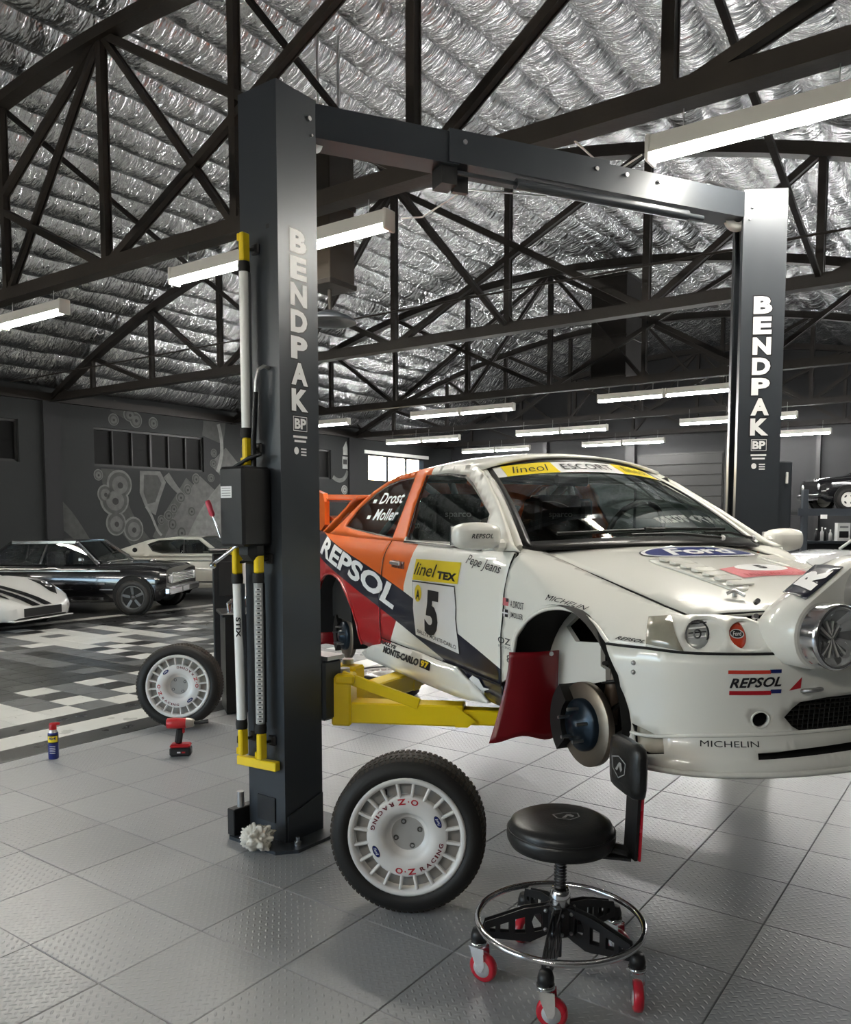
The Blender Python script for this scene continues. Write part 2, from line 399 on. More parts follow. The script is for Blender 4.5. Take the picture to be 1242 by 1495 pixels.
# back wall: roller door, posts, framed panels
dr = struct(bobj(MB().box((B1 - .02, 7.87, 1.7), (.04, 2.5, 3.4)).build('door_1', mat('roller_door', (0.018, 0.018, 0.0175), 0.5, var=0.1))))
for i in range(11): MB().box((B1 - .055, 7.87, .16 + .305 * i), (.03, 2.44, .285), bev=.008).build('door_slat', MATS['roller_door'], dr)
for a, w_ in ((9.3, .28), (6.45, .22), (12.1, .12), (4.2, .1), (2.6, .1)):
    struct(bobj(MB().box((B1 - .09, a, 1.95), (.18, w_, 3.9)).build('trim_%d' % int(a * 10), mat('post_black', (0.014, 0.014, 0.015), 0.5))))
for a0, a1 in ((9.5, 12.0), (12.2, 15.6)):
    p_ = struct(bobj(MB().box((B1 - .012, (a0 + a1) / 2, 1.75), (.02, a1 - a0, 3.4), bev=.004).build('trim_%d' % int(a0 * 10 + 1), M_WALL2)))

# ------------------------------------------------------------------ mural on the left wall (octopus arms in greys)
def grey(v): return mat('mural_grey_%d' % int(v * 1000), (v, v * 1.02, v * .98), 0.75, var=0.5, scale=9)
wy = A1 - 0.004
def wallM(b, z, off=0.0): return Matrix(((1, 0, 0, b), (0, 0, -1, wy - off), (0, 1, 0, z), (0, 0, 0, 1)))
def sucker(b, z, r, g=.13):
    s = rnd.uniform(.85, 1.05)
    for k, (f_, v) in enumerate(((1.0, g), (.86, g * .45), (.62, g * .8), (.22, g * .2))):
        flat('mural_sucker', oval2d(2 * r * f_ * s, 2 * r * f_, 24), grey(v), wall_left, wallM(b + .02 * k * r, z - .03 * k * r), .001 * (k + 1))
def blob(pts, g, k=0, name='mural_tentacle'): flat(name, poly2d(pts), grey(g), wall_left, wallM(0, 0), .0005 + .0006 * k)
def ribbon(path, ws, g, k=0):
    L_, R_ = [], []
    for i, (x, y) in enumerate(path):
        x0, y0 = path[max(0, i - 1)]; x1, y1 = path[min(len(path) - 1, i + 1)]; l = math.hypot(x1 - x0, y1 - y0); nx, ny = -(y1 - y0) / l, (x1 - x0) / l
        L_.append((x + nx * ws[i], y + ny * ws[i])); R_.append((x - nx * ws[i], y - ny * ws[i]))
    vs = L_ + R_; n = len(path); inw = lambda p: any(h[0] - .02 < p[0] < h[1] + .02 and h[2] - .02 < p[1] < h[3] + .02 for h in lw)
    flat('mural_tentacle', (vs, [[i, i + 1, n + i + 1, n + i] for i in range(n - 1) if not any(inw(vs[q]) for q in (i, i + 1, n + i, n + i + 1))]), grey(g), wall_left, wallM(0, 0), .0005 + .0006 * k)
def bez(p, n=14):
    out = []
    for i in range(n + 1):
        t = i / n; q = [Vector(a) for a in p]
        while len(q) > 1: q = [q[k].lerp(q[k + 1], t) for k in range(len(q) - 1)]
        out.append((q[0].x, q[0].y))
    return out
ribbon(bez([(10.9, 3.95), (10.4, 2.8), (10.3, 1.9), (11.3, .9)]), [.30 - .006 * i for i in range(15)], .045)
ribbon(bez([(13.35, 3.95), (13.3, 2.6), (12.2, 1.9), (11.7, 1.0)]), [.34 - .008 * i for i in range(15)], .055)
ribbon(bez([(14.0, 2.95), (13.3, 2.2), (12.9, 1.6), (12.55, .6)]), [.45 + .03 * i for i in range(15)], .085, 1)
ribbon(bez([(14.2, 2.6), (13.6, 2.0), (13.2, 1.4), (13.0, .6)]), [.28 + .03 * i for i in range(15)], .13, 2)
blob([(11.22, 2.58), (11.75, 2.59), (11.9, 2.35), (11.72, 1.95), (11.6, 1.6), (11.35, 1.75), (11.2, 2.1)], .12, 2)
blob([(11.32, 2.5), (11.68, 2.5), (11.78, 2.32), (11.6, 1.9), (11.4, 1.85), (11.3, 2.1)], .05, 3)
ribbon(bez([(11.35, 1.8), (11.6, 1.5), (11.55, 1.3), (11.75, 1.15)]), [.03] * 15, .16, 3)
ribbon(bez([(11.85, 2.6), (12.15, 2.2), (12.3, 2.1), (12.5, 2.0)]), [.1 - .005 * i for i in range(15)], .10, 2)
ribbon(bez([(13.45, 3.8), (13.65, 3.2), (13.5, 2.9), (13.4, 2.65)]), [.05] * 15, .20, 3)
ribbon(bez([(9.2, 1.7), (9.5, 1.5), (9.7, 1.2), (9.9, 1.0)]), [.25 - .01 * i for i in range(15)], .05, 2)
for b, z, r in ((10.7, 2.27, .31), (10.57, 1.93, .34), (10.59, 1.43, .27), (11.02, 1.3, .27), (10.35, 2.05, .2)): sucker(b, z, r)
for b, z, r in ((11.0, 3.78, .15), (10.6, 3.64, .13), (11.15, 3.68, .17), (11.6, 3.66, .13), (10.2, 2.45, .12)): sucker(b, z, r, .13)
for b, z, r in ((12.75, 2.46, .13), (12.5, 2.2, .13), (12.3, 2.02, .13), (12.1, 1.75, .12), (11.95, 1.6, .12), (12.05, 1.4, .14), (11.75, 1.5, .11), (12.6, 1.7, .12), (12.3, 1.2, .15), (13.3, 3.1, .1), (13.28, 2.85, .1), (13.2, 2.5, .1)): sucker(b, z, r, .09)
# fuel-pump sign painted beside the pilaster
blob([(18.0, 3.55), (18.14, 3.75), (18.2, 3.55), (18.2, 3.35), (18.0, 3.35)], .4, 2, 'mural_sign'); blob([(17.97, 3.3), (18.2, 3.3), (18.2, 2.95), (17.97, 2.95)], .35, 2, 'mural_sign'); blob([(18.0, 3.22), (18.17, 3.22), (18.17, 3.08), (18.0, 3.08)], .03, 3, 'mural_sign')
ribbon(bez([(17.5, 2.75), (17.8, 2.5), (18.1, 2.6), (18.2, 2.9)]), [.06] * 15, .13, 2); sucker(18.05, 2.35, .13, .3)

# ------------------------------------------------------------------ roof: foil insulation bays on a shallow barrel vault
def zroof(a): return 6.05 - 0.0285 * (a - 7.1) ** 2
ceiling = struct(bobj(MB().grid(lambda u, v: Vector((B0 + (B1 - B0) * u, A0 - .1 + (A1 - A0 + .35) * v, zroof(A0 - .1 + (A1 - A0 + .35) * v) + .34)), 8, 40).build('ceiling', mat('roof_deck', (0.04, 0.03, 0.02), 0.9))))
BAY = 0.50
nbay = int((A1 - A0 + .3) / BAY) + 1
for i in range(nbay):
    a0 = A0 - .15 + BAY * i; n_u = 230; n_v = 9
    def bay(u, v, a0=a0, i=i):
        a = a0 + BAY * v; b = B0 + (B1 - B0) * u
        sag = math.sin(PI * v) ** 0.7
        amp = 0.125 + 0.05 * noise.noise((b * .45, i * 3.1, 0)) + 0.03 * noise.noise((b * 1.7, i * 1.7, 4))
        wr = 0.030 * noise.noise((b * 2.6 + a * 1.3, a * 1.9, 8)) * sag + 0.018 * noise.noise((b * 6.5 - a * 2.5, a * 3.5, 3)) * sag
        return Vector((b, a, zroof(a) + .23 - sag * amp + wr))
    MB().grid(bay, n_u, n_v).build('insulation_bay', M_FOIL, ceiling)

# ------------------------------------------------------------------ bowstring trusses
ZC = 3.92
def truss(b, label, m1, m2):
    t = thing('roof_truss', label, 'truss', (0, 0, 0), TH, 'bowstring roof trusses')
    P = lambda a, z: Vector((b, a, z))
    ns = [7.1 + 1.8 * k for k in range(-4, 5)]; ends = (A0 + .02, A1 - .02); zt = lambda a: zroof(a) - .02
    MB().bar(P(ends[0], ZC + .015), P(ends[1], ZC + .015), .07, .12).bar(P(ends[0], ZC - .055), P(ends[1], ZC - .055), .15, .02).build('bottom_chord', m2, t)
    tc = MB(); K = 36
    for i in range(K):
        a, a2 = ends[0] + (ends[1] - ends[0]) * i / K, ends[0] + (ends[1] - ends[0]) * (i + 1) / K
        tc.bar(P(a, zt(a)), P(a2, zt(a2)), .07, .13).bar(P(a, zt(a) - .07), P(a2, zt(a2) - .07), .15, .02)
    tc.build('top_chord', m1, t)
    def memb(nm, a, z, a2, z2, w_=.07):
        MB().bar(P(a, z), P(a2, z2), w_, w_ * .75, up=(1, 0, 0)).bar(P(a, z) + Vector((.04, 0, 0)), P(a2, z2) + Vector((.04, 0, 0)), w_ * 1.2, .012, up=(1, 0, 0)).build(nm, m1, t)
    for a in ns: memb('vertical', a, ZC, a, zt(a), .075)
    for s in (-1, 1):
        c_ = lambda k: 7.1 + s * 1.8 * k
        memb('diagonal', c_(0), ZC, c_(2), zt(c_(2))); memb('diagonal', c_(0), zt(7.1), c_(2), ZC)
        memb('diagonal', c_(0), zt(7.1), c_(1), ZC, .055)
        memb('diagonal', c_(2), ZC, c_(3), zt(c_(3))); memb('diagonal', c_(3), ZC, c_(4), zt(c_(4)))
        # gusset plates
        MB().prism([(c_(4.6), ZC), (c_(4.3), ZC), (c_(4.75), ZC + .28)], -.012, .012, Matrix(((0, 0, 1, b), (1, 0, 0, 0), (0, 1, 0, 0), (0, 0, 0, 1)))).build('gusset', m1, t)
        MB().prism([(c_(1) - .16, ZC), (c_(1) + .16, ZC), (c_(1), ZC + .2)], -.012, .012, Matrix(((0, 0, 1, b), (1, 0, 0, 0), (0, 1, 0, 0), (0, 0, 0, 1)))).build('gusset', m1, t)
    return t
truss(4.75, 'brown steel bowstring truss crossing above the near lift post, nearest in view', M_RUST, M_RUST)
truss(9.2, 'dark steel bowstring truss second from the camera', M_STEEL, M_STEEL)
truss(13.9, 'dark steel bowstring truss third from the camera', M_STEEL, M_STEEL)
truss(18.5, 'dark steel bowstring truss fourth from the camera', M_STEEL, M_STEEL)
truss(22.6, 'dark steel bowstring truss farthest back, close to the back wall', M_STEEL, M_STEEL)
truss(0.2, 'steel bowstring truss overhead at the very front of the workshop', M_RUST, M_RUST)
# sway braces between the first trusses
for a, lab in ((8.9, 'thin steel sway brace slanting between first and second truss, left'), (5.3, 'thin steel sway brace slanting between first and second truss, middle'), (1.7, 'thin steel sway brace slanting between first and second truss, right')):
    tag(bobj(MB().bar((4.78, a, zroof(a) - .1), (9.15, a, ZC + .05), .05, .04).build('sway_brace', M_STEEL)), lab, 'brace', 'sway braces')
# sprinkler pipe along the trusses
tag(bobj(MB().tube([(8.2, a, 4.08) for a in (-1.4, 4, 9, 15.4)], .013, 8).build('sprinkler_pipe', M_STEEL)), 'thin grey pipe running under the foil ceiling along the second truss', 'pipe')
# dark ventilation shafts from the roof
def shaft(a, b, wd, z0, z1, lab, m):
    t = thing('roof_vent_shaft', lab, 'vent', (0, 0, 0), TH, 'roof vent shafts')
    o = MB().box((b, a, (z0 + z1) / 2), (wd, wd * .9, z1 - z0), bev=.01); o.build('shaft', m, t)
    for z in (z0 + .02, z0 + .75, z1 - .02):
        MB().box((b, a, z), (wd + .03, wd * .9 + .03, .05), bev=.006).build('collar', M_STEEL, t)
    for s in (-1, 1): MB().bar((b + s * wd * .4, a, z1 - .02), (b + s * wd * .4, a, zroof(a) + .2), .02, .02).build('hanger', M_GALV, t)
    return t
shaft(5.40, 6.0, .36, 3.72, 5.0, 'brown boxed roof vent shaft behind the near lift post', mat('shaft_brown', (.022, .016, .010), .5, var=.5, scale=4))
shaft(6.1, 14.6, .75, 4.05, 5.9, 'black boxed roof vent shaft far back above the car roof', M_STEEL)
dt = thing('ceiling_fan_dish', 'grey round dish hanging below the brown vent shaft', 'fan', bw(5.40, 6.0, 3.46), 0)
MB().lathe([(.0, .03), (.08, .05), (.2, .0), (.26, -.05), (.25, -.055), (.0, -.03)], 24).build('dish', M_CHAR, dt); MB().cyl((0, 0, .02), (0, 0, .26), .02, 10).build('stem', M_STEEL, dt)

# ------------------------------------------------------------------ fluorescent battens under the trusses, plus an unseen added front row
M_TUBE_W = mat('tube_warm', (0.9, 0.9, 0.8), 0.4, emit=(1.0, 0.955, 0.86), es=TUBE_E, var=0.0)
M_TUBE_C = mat('tube_cool', (0.9, 0.9, 0.9), 0.4, emit=(1.0, 0.985, 0.96), es=TUBE_E, var=0.0)
M_HOUS = mat('batten_white', (0.75, 0.73, 0.66), 0.45, var=0.04)
def make_batten(m):
    t = thing('light_batten', 'x', 'light', (0, 0, 0), TH, 'fluorescent battens')
    L_ = 1.20
    MB().prism([(-.06, .0), (.06, .0), (.045, .10), (-.045, .10)], -L_ / 2, L_ / 2, Matrix(((1, 0, 0, 0), (0, 0, 1, 0), (0, 1, 0, 0), (0, 0, 0, 1)))).build('housing', M_HOUS, t)
    MB().tube([(0, -L_ / 2 + .03, -.016), (0, L_ / 2 - .03, -.016)], .027, 12).build('lit_tube', m, t)
    for s in (-1, 1): MB().box((0, s * (L_ / 2 - .012), .03), (.125, .03, .15), bev=.008).build('end_cap', M_HOUS, t)
    for s in (-.4, .4): MB().tube([(0, s, .09), (.01, s, .3)], .003, 5).build('hanger_wire', M_GALV, t)
    return t
protoW, protoC = make_batten(M_TUBE_W), make_batten(M_TUBE_C)
first = {0: True, 1: True}
ROWS = [(4.78, 0, 'nearest'), (13.95, 1, 'second'), (18.4, 1, 'third'), (22.3, 1, 'farthest'), (-3.3, 0, 'unseen added front')]  # last row is unseen, added behind the camera to light nose and floor
AS = [('far left', 13.85, 12.62), ('left', 9.70, 8.47), ('middle', 5.55, 4.32), ('right', 1.22, -0.01)]
for b, k, rn in ROWS:
    for an, x0, x1 in AS:
        for a, h in ((x0, 'left half'), (x1, 'right half')):
            pr = (protoW, protoC)[k]; loc = bw(a, b, 3.64); lab = '%s row lit ceiling batten, %s of the %s pair' % (rn, h, an)
            if first[k]: pr.location = loc; pr['label'] = lab; first[k] = False
            else: copy_tree(pr, loc, TH, lab)
# loose flex from the battens to the chord
tag(bobj(MB().tube([(4.78, 3.62, 3.66), (4.8, 3.45, 3.64), (4.85, 3.2, 3.75), (4.8, 2.9, 3.95), (4.78, 2.4, 4.0)], .006, 6).build('light_flex', M_WHITE)), 'white flex looping from the batten beside the near lift post', 'cable')
tag(bobj(MB().tube([(4.78, 1.86, 3.66), (4.8, 2.0, 3.62), (4.82, 2.15, 3.7), (4.8, 2.3, 3.86)], .006, 6).build('light_flex', M_WHITE)), 'white flex looping from the batten at upper right', 'cable')
# ------------------------------------------------------------------ two-post lift
LIFT = Vector((0.66, 4.53, 0)); LANG = math.radians(23.3)
lift = thing('two_post_lift', 'charcoal grey two-post car lift with overhead beam and yellow arms', 'car lift')
H_POST = 3.48
def colM(o, ang): return Matrix.Translation(o) @ Matrix.Rotation(ang, 4, 'Z')
M_NEAR = colM(Vector((-.76, 3.851, 0)), math.radians(53.3)); M_FAR = colM(Vector((2.145, 5.109, 0)), math.radians(173.3))
def column(M, side):
    """C section: back at x=0, open towards +x, walls at y=+-.125; side = sign of the lettered wall"""
    D, W, t, lip = .25, .125, .010, .055
    prof = [(0, -W), (D, -W), (D, -W + lip), (D - t, -W + lip), (D - t, -W + t), (t, -W + t), (t, W - t), (D - t, W - t), (D - t, W - lip), (D, W - lip), (D, W), (0, W)]
    MB().prism(prof, .0, H_POST, M).build('column', M_CHAR, lift)
    # base plate with chamfered corners, gussets, anchor bolts
    MB().prism([(-.10, -.16), (-.02, -.23), (.30, -.23), (.42, -.14), (.42, .14), (.30, .23), (-.02, .23), (-.10, .16)], .0, .016, M).build('base_plate', M_CHAR, lift)
    for sy in (-1, 1):
        MB().prism([(.012, .016), (.245, .016), (.245, .20), (.012, .14)], -.006, .006, M @ Matrix(((1, 0, 0, 0), (0, 0, 1, sy * .128), (0, 1, 0, 0), (0, 0, 0, 1)))).build('kick_plate', M_CHAR, lift)
        for x in (.02, .30):
            MB().cyl(M @ Vector((x, sy * .185, .016)), M @ Vector((x, sy * .185, .034)), .017, 6).cyl(M @ Vector((x, sy * .185, .03)), M @ Vector((x, sy * .185, .055)), .009, 8).build('anchor_bolt', M_GALV, lift)
    MB().box(None, (.01, .12, .12), M=M @ Matrix.Translation((-.002, 0, .16))).build('cable_port', M_BLACK, lift)
    # lifting carriage inside the column
    MB().box(None, (.20, .20, .62), M=M @ Matrix.Translation((.15, 0, .72)), bev=.01).build('carriage', M_CHAR, lift)
    # top plate and sheave bolts
    MB().box(None, (D - .02, .23, .008), M=M @ Matrix.Translation((D / 2, 0, H_POST - .02))).build('top_plate', M_CHAR, lift)
    for x, z, r in ((.20, H_POST - .1, .011), (.215, H_POST - .17, .006)):
        MB().cyl(M @ Vector((x, side * .126, z)), M @ Vector((x, side * .137, z)), r, 10).build('bolt', M_GALV, lift)
    # cable sheave showing at the open side
    MB().lathe([(.03, -.02), (.075, -.02), (.065, -.008), (.065, .008), (.075, .02), (.03, .02)], 24, M @ Matrix.Translation((.27, side * .06, H_POST - .14)) @ Matrix.Rotation(PI / 2, 4, 'X')).build('sheave', M_WHITE, lift)
    # stacked lettering on the side wall
    y = side * (.125 + .0012); n = Vector((0, side, 0)); xr = Vector((1, 0, 0)) if side < 0 else Vector((-1, 0, 0))
    R = M.to_3x3()
    def FM(x, z, off=0): return frame(M @ Vector((x, y + side * off, z)), R @ xr, (0, 0, 1))
    xc = .125
    zt = 2.87; pit = .1195
    for i, ch in enumerate('BENDPAK'):
        zc = zt - pit * (i + .5)
        flat('letter_edge', text2d(ch, .120, .116, .075), M_DECALB, lift, FM(xc, zc))
        flat('letter', text2d(ch, .106, .102, .052), M_DECALW, lift, FM(xc, zc, .0008))
    zc = 1.985
    flat('badge_edge', rect2d(.10, .078), M_DECALB, lift, FM(xc, zc)); flat('badge_plate', rect2d(.09, .068), M_DECALW, lift, FM(xc, zc, .0006)); flat('badge_plate', rect2d(.084, .062), M_CHAR, lift, FM(xc, zc, .0012))
    flat('badge_letters', text2d('BP', .075, .048, .04), M_DECALW, lift, FM(xc, zc, .0018))
    for z, w_ in ((1.925, .09), (1.905, .075)): flat('small_print', rect2d(w_, .010), M_DECALW, lift, FM(xc, z))
    flat('small_emblem', oval2d(.03, .034), M_DECALW, lift, FM(xc - (.025 if side < 0 else -.025), 1.86))
    for z in (1.87, 1.856, 1.842): flat('small_print', rect2d(.035, .007), M_DECALW, lift, FM(xc + (.022 if side < 0 else -.022), z))
column(M_NEAR, -1); column(M_FAR, 1)
# overhead beam in telescoping sections
LX = Vector((math.cos(LANG), math.sin(LANG), 0)); LY = Vector((-math.sin(LANG), math.cos(LANG), 0))
pN = M_NEAR @ Vector((.20, 0, 0)); pF = M_FAR @ Vector((.20, 0, 0)); bd = (pF - pN)
def bp(t, dz=0, dy=0): return pN + bd * t + Vector((0, 0, H_POST - .085 + dz)) + LY * dy
MB().bar(bp(.0), bp(.30), .17, .145).bar(bp(.0, -.075, -.05), bp(.30, -.075, -.05), .07, .012).build('beam_section', M_CHAR, lift)
MB().bar(bp(.28, .005), bp(.62, .005), .185, .16).build('beam_section', M_CHAR, lift)
MB().bar(bp(.60), bp(1.0), .17, .145).build('beam_section', M_CHAR, lift)
MB().bar(bp(.27, -.12), bp(.30, -.12), .12, .1).bar(bp(.30, -.12), bp(.33, -.12), .03, .13).build('shutoff_bracket', M_BLACK, lift)
MB().tube([bp(.42, -.112, -.06), bp(.82, -.112, -.06)], .028, 12).tube([bp(.82, -.112, -.06), bp(.86, -.112, -.06)], .016, 8).tube([bp(.30, -.11, -.06), bp(.42, -.112, -.06)], .012, 8).build('shutoff_bar', M_CHAR, lift)
for t_ in (.31, .59, .66, .74): MB().cyl(bp(t_, .03, -.09), bp(t_, .03, -.1), .012, 8).build('bolt', M_GALV, lift)
MB().tube([bp(.86, .09), bp(.89, .13), bp(.93, .12), bp(.97, .05), bp(.985, -.1), bp(.99, -.35)], .011, 7).build('hydraulic_hose', M_BLACK, lift)
MB().tube([bp(.3, -.17, .0), bp(.36, -.15, 0), bp(.5, -.12, 0)], .004, 5).build('shutoff_cable', M_GALV, lift)
# carriage head and yellow swing arms (near side)
cN = M_NEAR @ Vector((.27, .0, 0))
def arm(piv, ang, L_, z, far=False, gus=True):
    """telescoping arm: pivot block, outer tube, inner tube, pad; local x = along the arm"""
    M = Matrix.Translation((piv.x, piv.y, z)) @ Matrix.Rotation(ang, 4, 'Z')
    a = MB().box(None, (.62, .12, .105), M=M @ Matrix.Translation((.33, 0, 0)), bev=.008).box(None, (.10, .15, .25), M=M @ Matrix.Translation((.03, 0, .06)), bev=.01)
    a.build('arm', M_YEL, lift)
    if gus: MB().bar(M @ Vector((.03, -.055, .185)), M @ Vector((.42, -.055, .055)), .02, .055, bev=.004).bar(M @ Vector((.0, -.055, .17)), M @ Vector((.10, -.055, .17)), .06, .05, bev=.01).build('arm_strut', M_YEL, lift)
    MB().prism([(.60, -.053), (.66, -.053), (.70, -.02), (.60, .053)], -.064, -.058, M @ Matrix(((1, 0, 0, 0), (0, 0, 1, 0), (0, 1, 0, 0), (0, 0, 0, 1)))).box(None, (L_ - .5, .09, .075), M=M @ Matrix.Translation((.5 + (L_ - .5) / 2, 0, -.008)), bev=.006).build('arm_extension', M_YEL, lift)
    MB().lathe([(0, 0), (.06, 0), (.06, .04), (.035, .045), (.035, .05), (.055, .055), (.055, .075), (0, .075)], 20, M @ Matrix.Translation((L_ - .04, 0, .03))).build('lift_pad', M_BLACK, lift)
    MB().cyl(M @ Vector((.03, 0, .19)), M @ Vector((.03, 0, .215)), .03, 16).build('arm_pin', M_GALV, lift)
MB().box(None, (.13, .24, .30), M=M_NEAR @ Matrix.Translation((.32, -.02, .70)), bev=.012).build('carriage_head', M_CHAR, lift)
MB().box(None, (.12, .26, .02), M=M_NEAR @ Matrix.Translation((.33, -.02, .86))).build('carriage_head_plate', M_GALV, lift)
arm(Vector((-.44, 4.10, 0)), math.radians(-8), 1.05, .58); arm(Vector((-.42, 4.22, 0)), math.radians(60), .85, .60, gus=False)
MB().box(None, (.13, .24, .30), M=M_FAR @ Matrix.Translation((.32, .02, .70)), bev=.012).build('carriage_head', M_CHAR, lift)
arm(Vector((1.80, 5.05, 0)), math.radians(-112), 1.0, .58, gus=False); arm(Vector((1.78, 5.18, 0)), math.radians(140), .80, .60, gus=False)
# socket tube and bracket on the outer foot of the near column
MB().cyl(M_NEAR @ Vector((-.03, .155, .13)), M_NEAR @ Vector((-.03, .155, .22)), .018, 14).build('pad_socket', M_GALV, lift)
MB().box(None, (.14, .05, .13), M=M_NEAR @ Matrix.Translation((-.02, .16, .08)), bev=.004).build('pad_bracket', M_BLACK, lift)
# control box with label on the back wall of the near column
MB().box(None, (.17, .165, .36), M=M_NEAR @ Matrix.Translation((-.09, .015, 1.60)), bev=.012).build('control_box', M_BLACK, lift)
MB().box(None, (.10, .12, .10), M=M_NEAR @ Matrix.Translation((-.07, .0, 1.40)), bev=.03).build('control_box_base', M_BLACK, lift)
flat('control_label', rect2d(.075, .052), M_DECALW, lift, frame(M_NEAR @ Vector((-.1762, .045, 1.665)), M_NEAR.to_3x3() @ Vector((0, -1, 0)), (0, 0, 1)))
for i in range(4): flat('small_print', rect2d(.06, .003), mat('print_grey', (.25, .25, .25), .5), lift, frame(M_NEAR @ Vector((-.1766, .045, 1.682 - .011 * i)), M_NEAR.to_3x3() @ Vector((0, -1, 0)), (0, 0, 1)))
MB().tube([M_NEAR @ Vector(q) for q in ((-.06, .05, 1.45), (-.1, .16, 1.37), (-.13, .21, 1.33))], .009, 8).sphere(M_NEAR @ Vector((-.13, .205, 1.325)), .016, 10, 8).build('release_lever', M_CHROME, lift)
# hydraulic elbow and hose on the back wall
MB().tube([M_NEAR @ Vector(q) for q in ((.0, -.055, 2.23), (-.03, -.055, 2.235), (-.05, -.04, 2.22), (-.055, -.03, 2.17), (-.055, -.025, 2.10))], .009, 8).build('hose_elbow', M_GALV, lift)
MB().tube([M_NEAR @ Vector(q) for q in ((-.055, -.025, 2.12), (-.055, -.015, 2.0), (-.05, .0, 1.9), (-.05, .0, 1.76))], .013, 8).build('hydraulic_hose', M_BLACK, lift)
MB().tube([M_NEAR @ Vector(q) for q in ((-.05, -.05, 1.84), (-.08, .0, 1.82), (-.1, .08, 1.78), (-.1, .13, 1.70), (-.08, .12, 1.5), (-.06, .1, 1.42))], .010, 8).build('power_cable', M_BLACK, lift)
flat('black_slot', rect2d(.02, .02), M_BLACK, lift, frame(M_NEAR @ Vector((-.0006, -.06, 2.86)), M_NEAR.to_3x3() @ Vector((0, -1, 0)), (0, 0, 1)))  # small flat black square on the back wall
# yellow safety bar clipped to the column
MB().bar(M_NEAR @ Vector((-.045, .145, .385)), M_NEAR @ Vector((-.02, -.10, .385)), .035, .045, bev=.004).build('yellow_bracket', M_YEL, lift)

# ------------------------------------------------------------------ cordless work-light sticks hung on the near column
M_LENS = mat('stick_lens', (0.93, 0.93, 0.90), 0.25, var=0.02); M_LENS2 = mat('stick_lens_clear', (0.42, 0.43, 0.42), 0.2, var=0.1)
def stick(label, v, z0, z1, leds, off=.06, lean=0.0, word=None):
    base = M_NEAR @ Vector((-off, v, z0)); t = thing('work_light_stick', label, 'work light', base, math.radians(53.3), 'work light sticks')
    L_ = z1 - z0; r = .022
    def seg(zz): return Vector((0, lean * zz / L_, zz))
    for nm, s, zb in (('grip', 1, 0.0), ('grip', -1, L_)):
        g = MB()
        # yellow open handle: two rails joined at both ends
        za, zc = (zb, zb + .125) if s > 0 else (zb - .125, zb)
        d = lean * (zb / L_)
        g.box((-.004, d - .010, (za + zc) / 2), (.046, .030, zc - za), bev=.006)
        g.box((-.004, d + .016, (za + zc) / 2 - s * .045), (.036, .012, .035), bev=.004)
        o = g.build(nm, M_YEL, t)
        MB().box((-.006, d + .012, (za + zc) / 2 + .01), (.03, .020, .045), bev=.008).build('hook_knob', M_BLACK, o)
        k0, k1 = (zc, zc + .045) if s > 0 else (za - .045, za)
        MB().tube([seg(k0), seg((k0 + k1) / 2), seg(k1)], [.027, .029, .027], 14).build('collar', M_RUBBER, t)
    MB().tube([seg(.16), seg(L_ - .16)], r, 16).build('light_tube', M_LENS if not leds else M_LENS2, t)
    MB().box((.012, lean * .5, L_ / 2), (.03, .040, L_ - .34), bev=.004).build('back_rail', M_BLACK if leds else M_GALV, t)
    if leds:
        for i in range(int((L_ - .36) / .022)):
            z = .185 + .022 * i
            MB().box((-.0155, lean * z / L_ - .0155, z), (.004, .026, .012), rz=PI / 4).build('led', M_WHITE, t)
            MB().box((-.0170, lean * z / L_ - .0170, z), (.004, .012, .006), rz=PI / 4).build('led_chip', M_BLACK, t)
    if word:
        flat('lettering', text2d(word, .095, .022, .03), M_DECALB, t, frame((-.0165, -.0165 + lean * .6, L_ * .62), (0, 0, -1), (.707, -.707, 0)))
    for z in (.07, L_ - .07): MB().tube([(0, 0, z), (off - .002, -.02, z + .01)], .008, 6).box((off - .008, -.02, z + .01), (.014, .05, .05), bev=.01).build('magnet_hook', M_BLACK, t)
stick('white work light stick with yellow grips, hung high above the control box', .035, 1.79, 2.83, False)
stick('white frosted work light stick, outer one of the lower pair on the post', .10, .42, 1.41, False, lean=.02, word='STIX')
stick('work light stick with bare LED row, inner one of the lower pair', -.03, .42, 1.42, True)
# ------------------------------------------------------------------ rally car: body surfaces in car axes (x forward, y left, z up from the floor)
def lerp_tab(tab, x):
    if x <= tab[0][0]: return tab[0][1]
    for (x0, y0), (x1, y1) in zip(tab, tab[1:]):
        if x <= x1:
            t = (x - x0) / (x1 - x0); return y0 + (y1 - y0) * t
    return tab[-1][1]
def smooth_tab(tab, x):
    """monotone-ish cubic (Catmull-Rom on a table)"""
    n = len(tab)
    if x <= tab[0][0]: return tab[0][1]
    if x >= tab[-1][0]: return tab[-1][1]
    i = max(k for k in range(n - 1) if tab[k][0] <= x)
    x0, y0 = tab[i]; x1, y1 = tab[i + 1]; h = x1 - x0; t = (x - x0) / h
    def m(k):
        if 0 < k < n - 1: return (tab[k + 1][1] - tab[k - 1][1]) / (tab[k + 1][0] - tab[k - 1][0])
        k2 = min(k, n - 2); return (tab[k2 + 1][1] - tab[k2][1]) / (tab[k2 + 1][0] - tab[k2][0])
    m0, m1 = m(i), m(i + 1)
    return (2 * t**3 - 3 * t**2 + 1) * y0 + (t**3 - 2 * t**2 + t) * h * m0 + (-2 * t**3 + 3 * t**2) * y1 + (t**3 - t**2) * h * m1
W_PLAN = [(-2.15, .60), (-2.0, .668), (-1.7, .722), (-1.3, .75), (-0.9, .75), (-.5, .737), (0, .732), (.6, .733), (1.1, .745), (1.5, .758), (1.72, .742), (1.84, .70), (1.94, .645), (2.03, .555)]
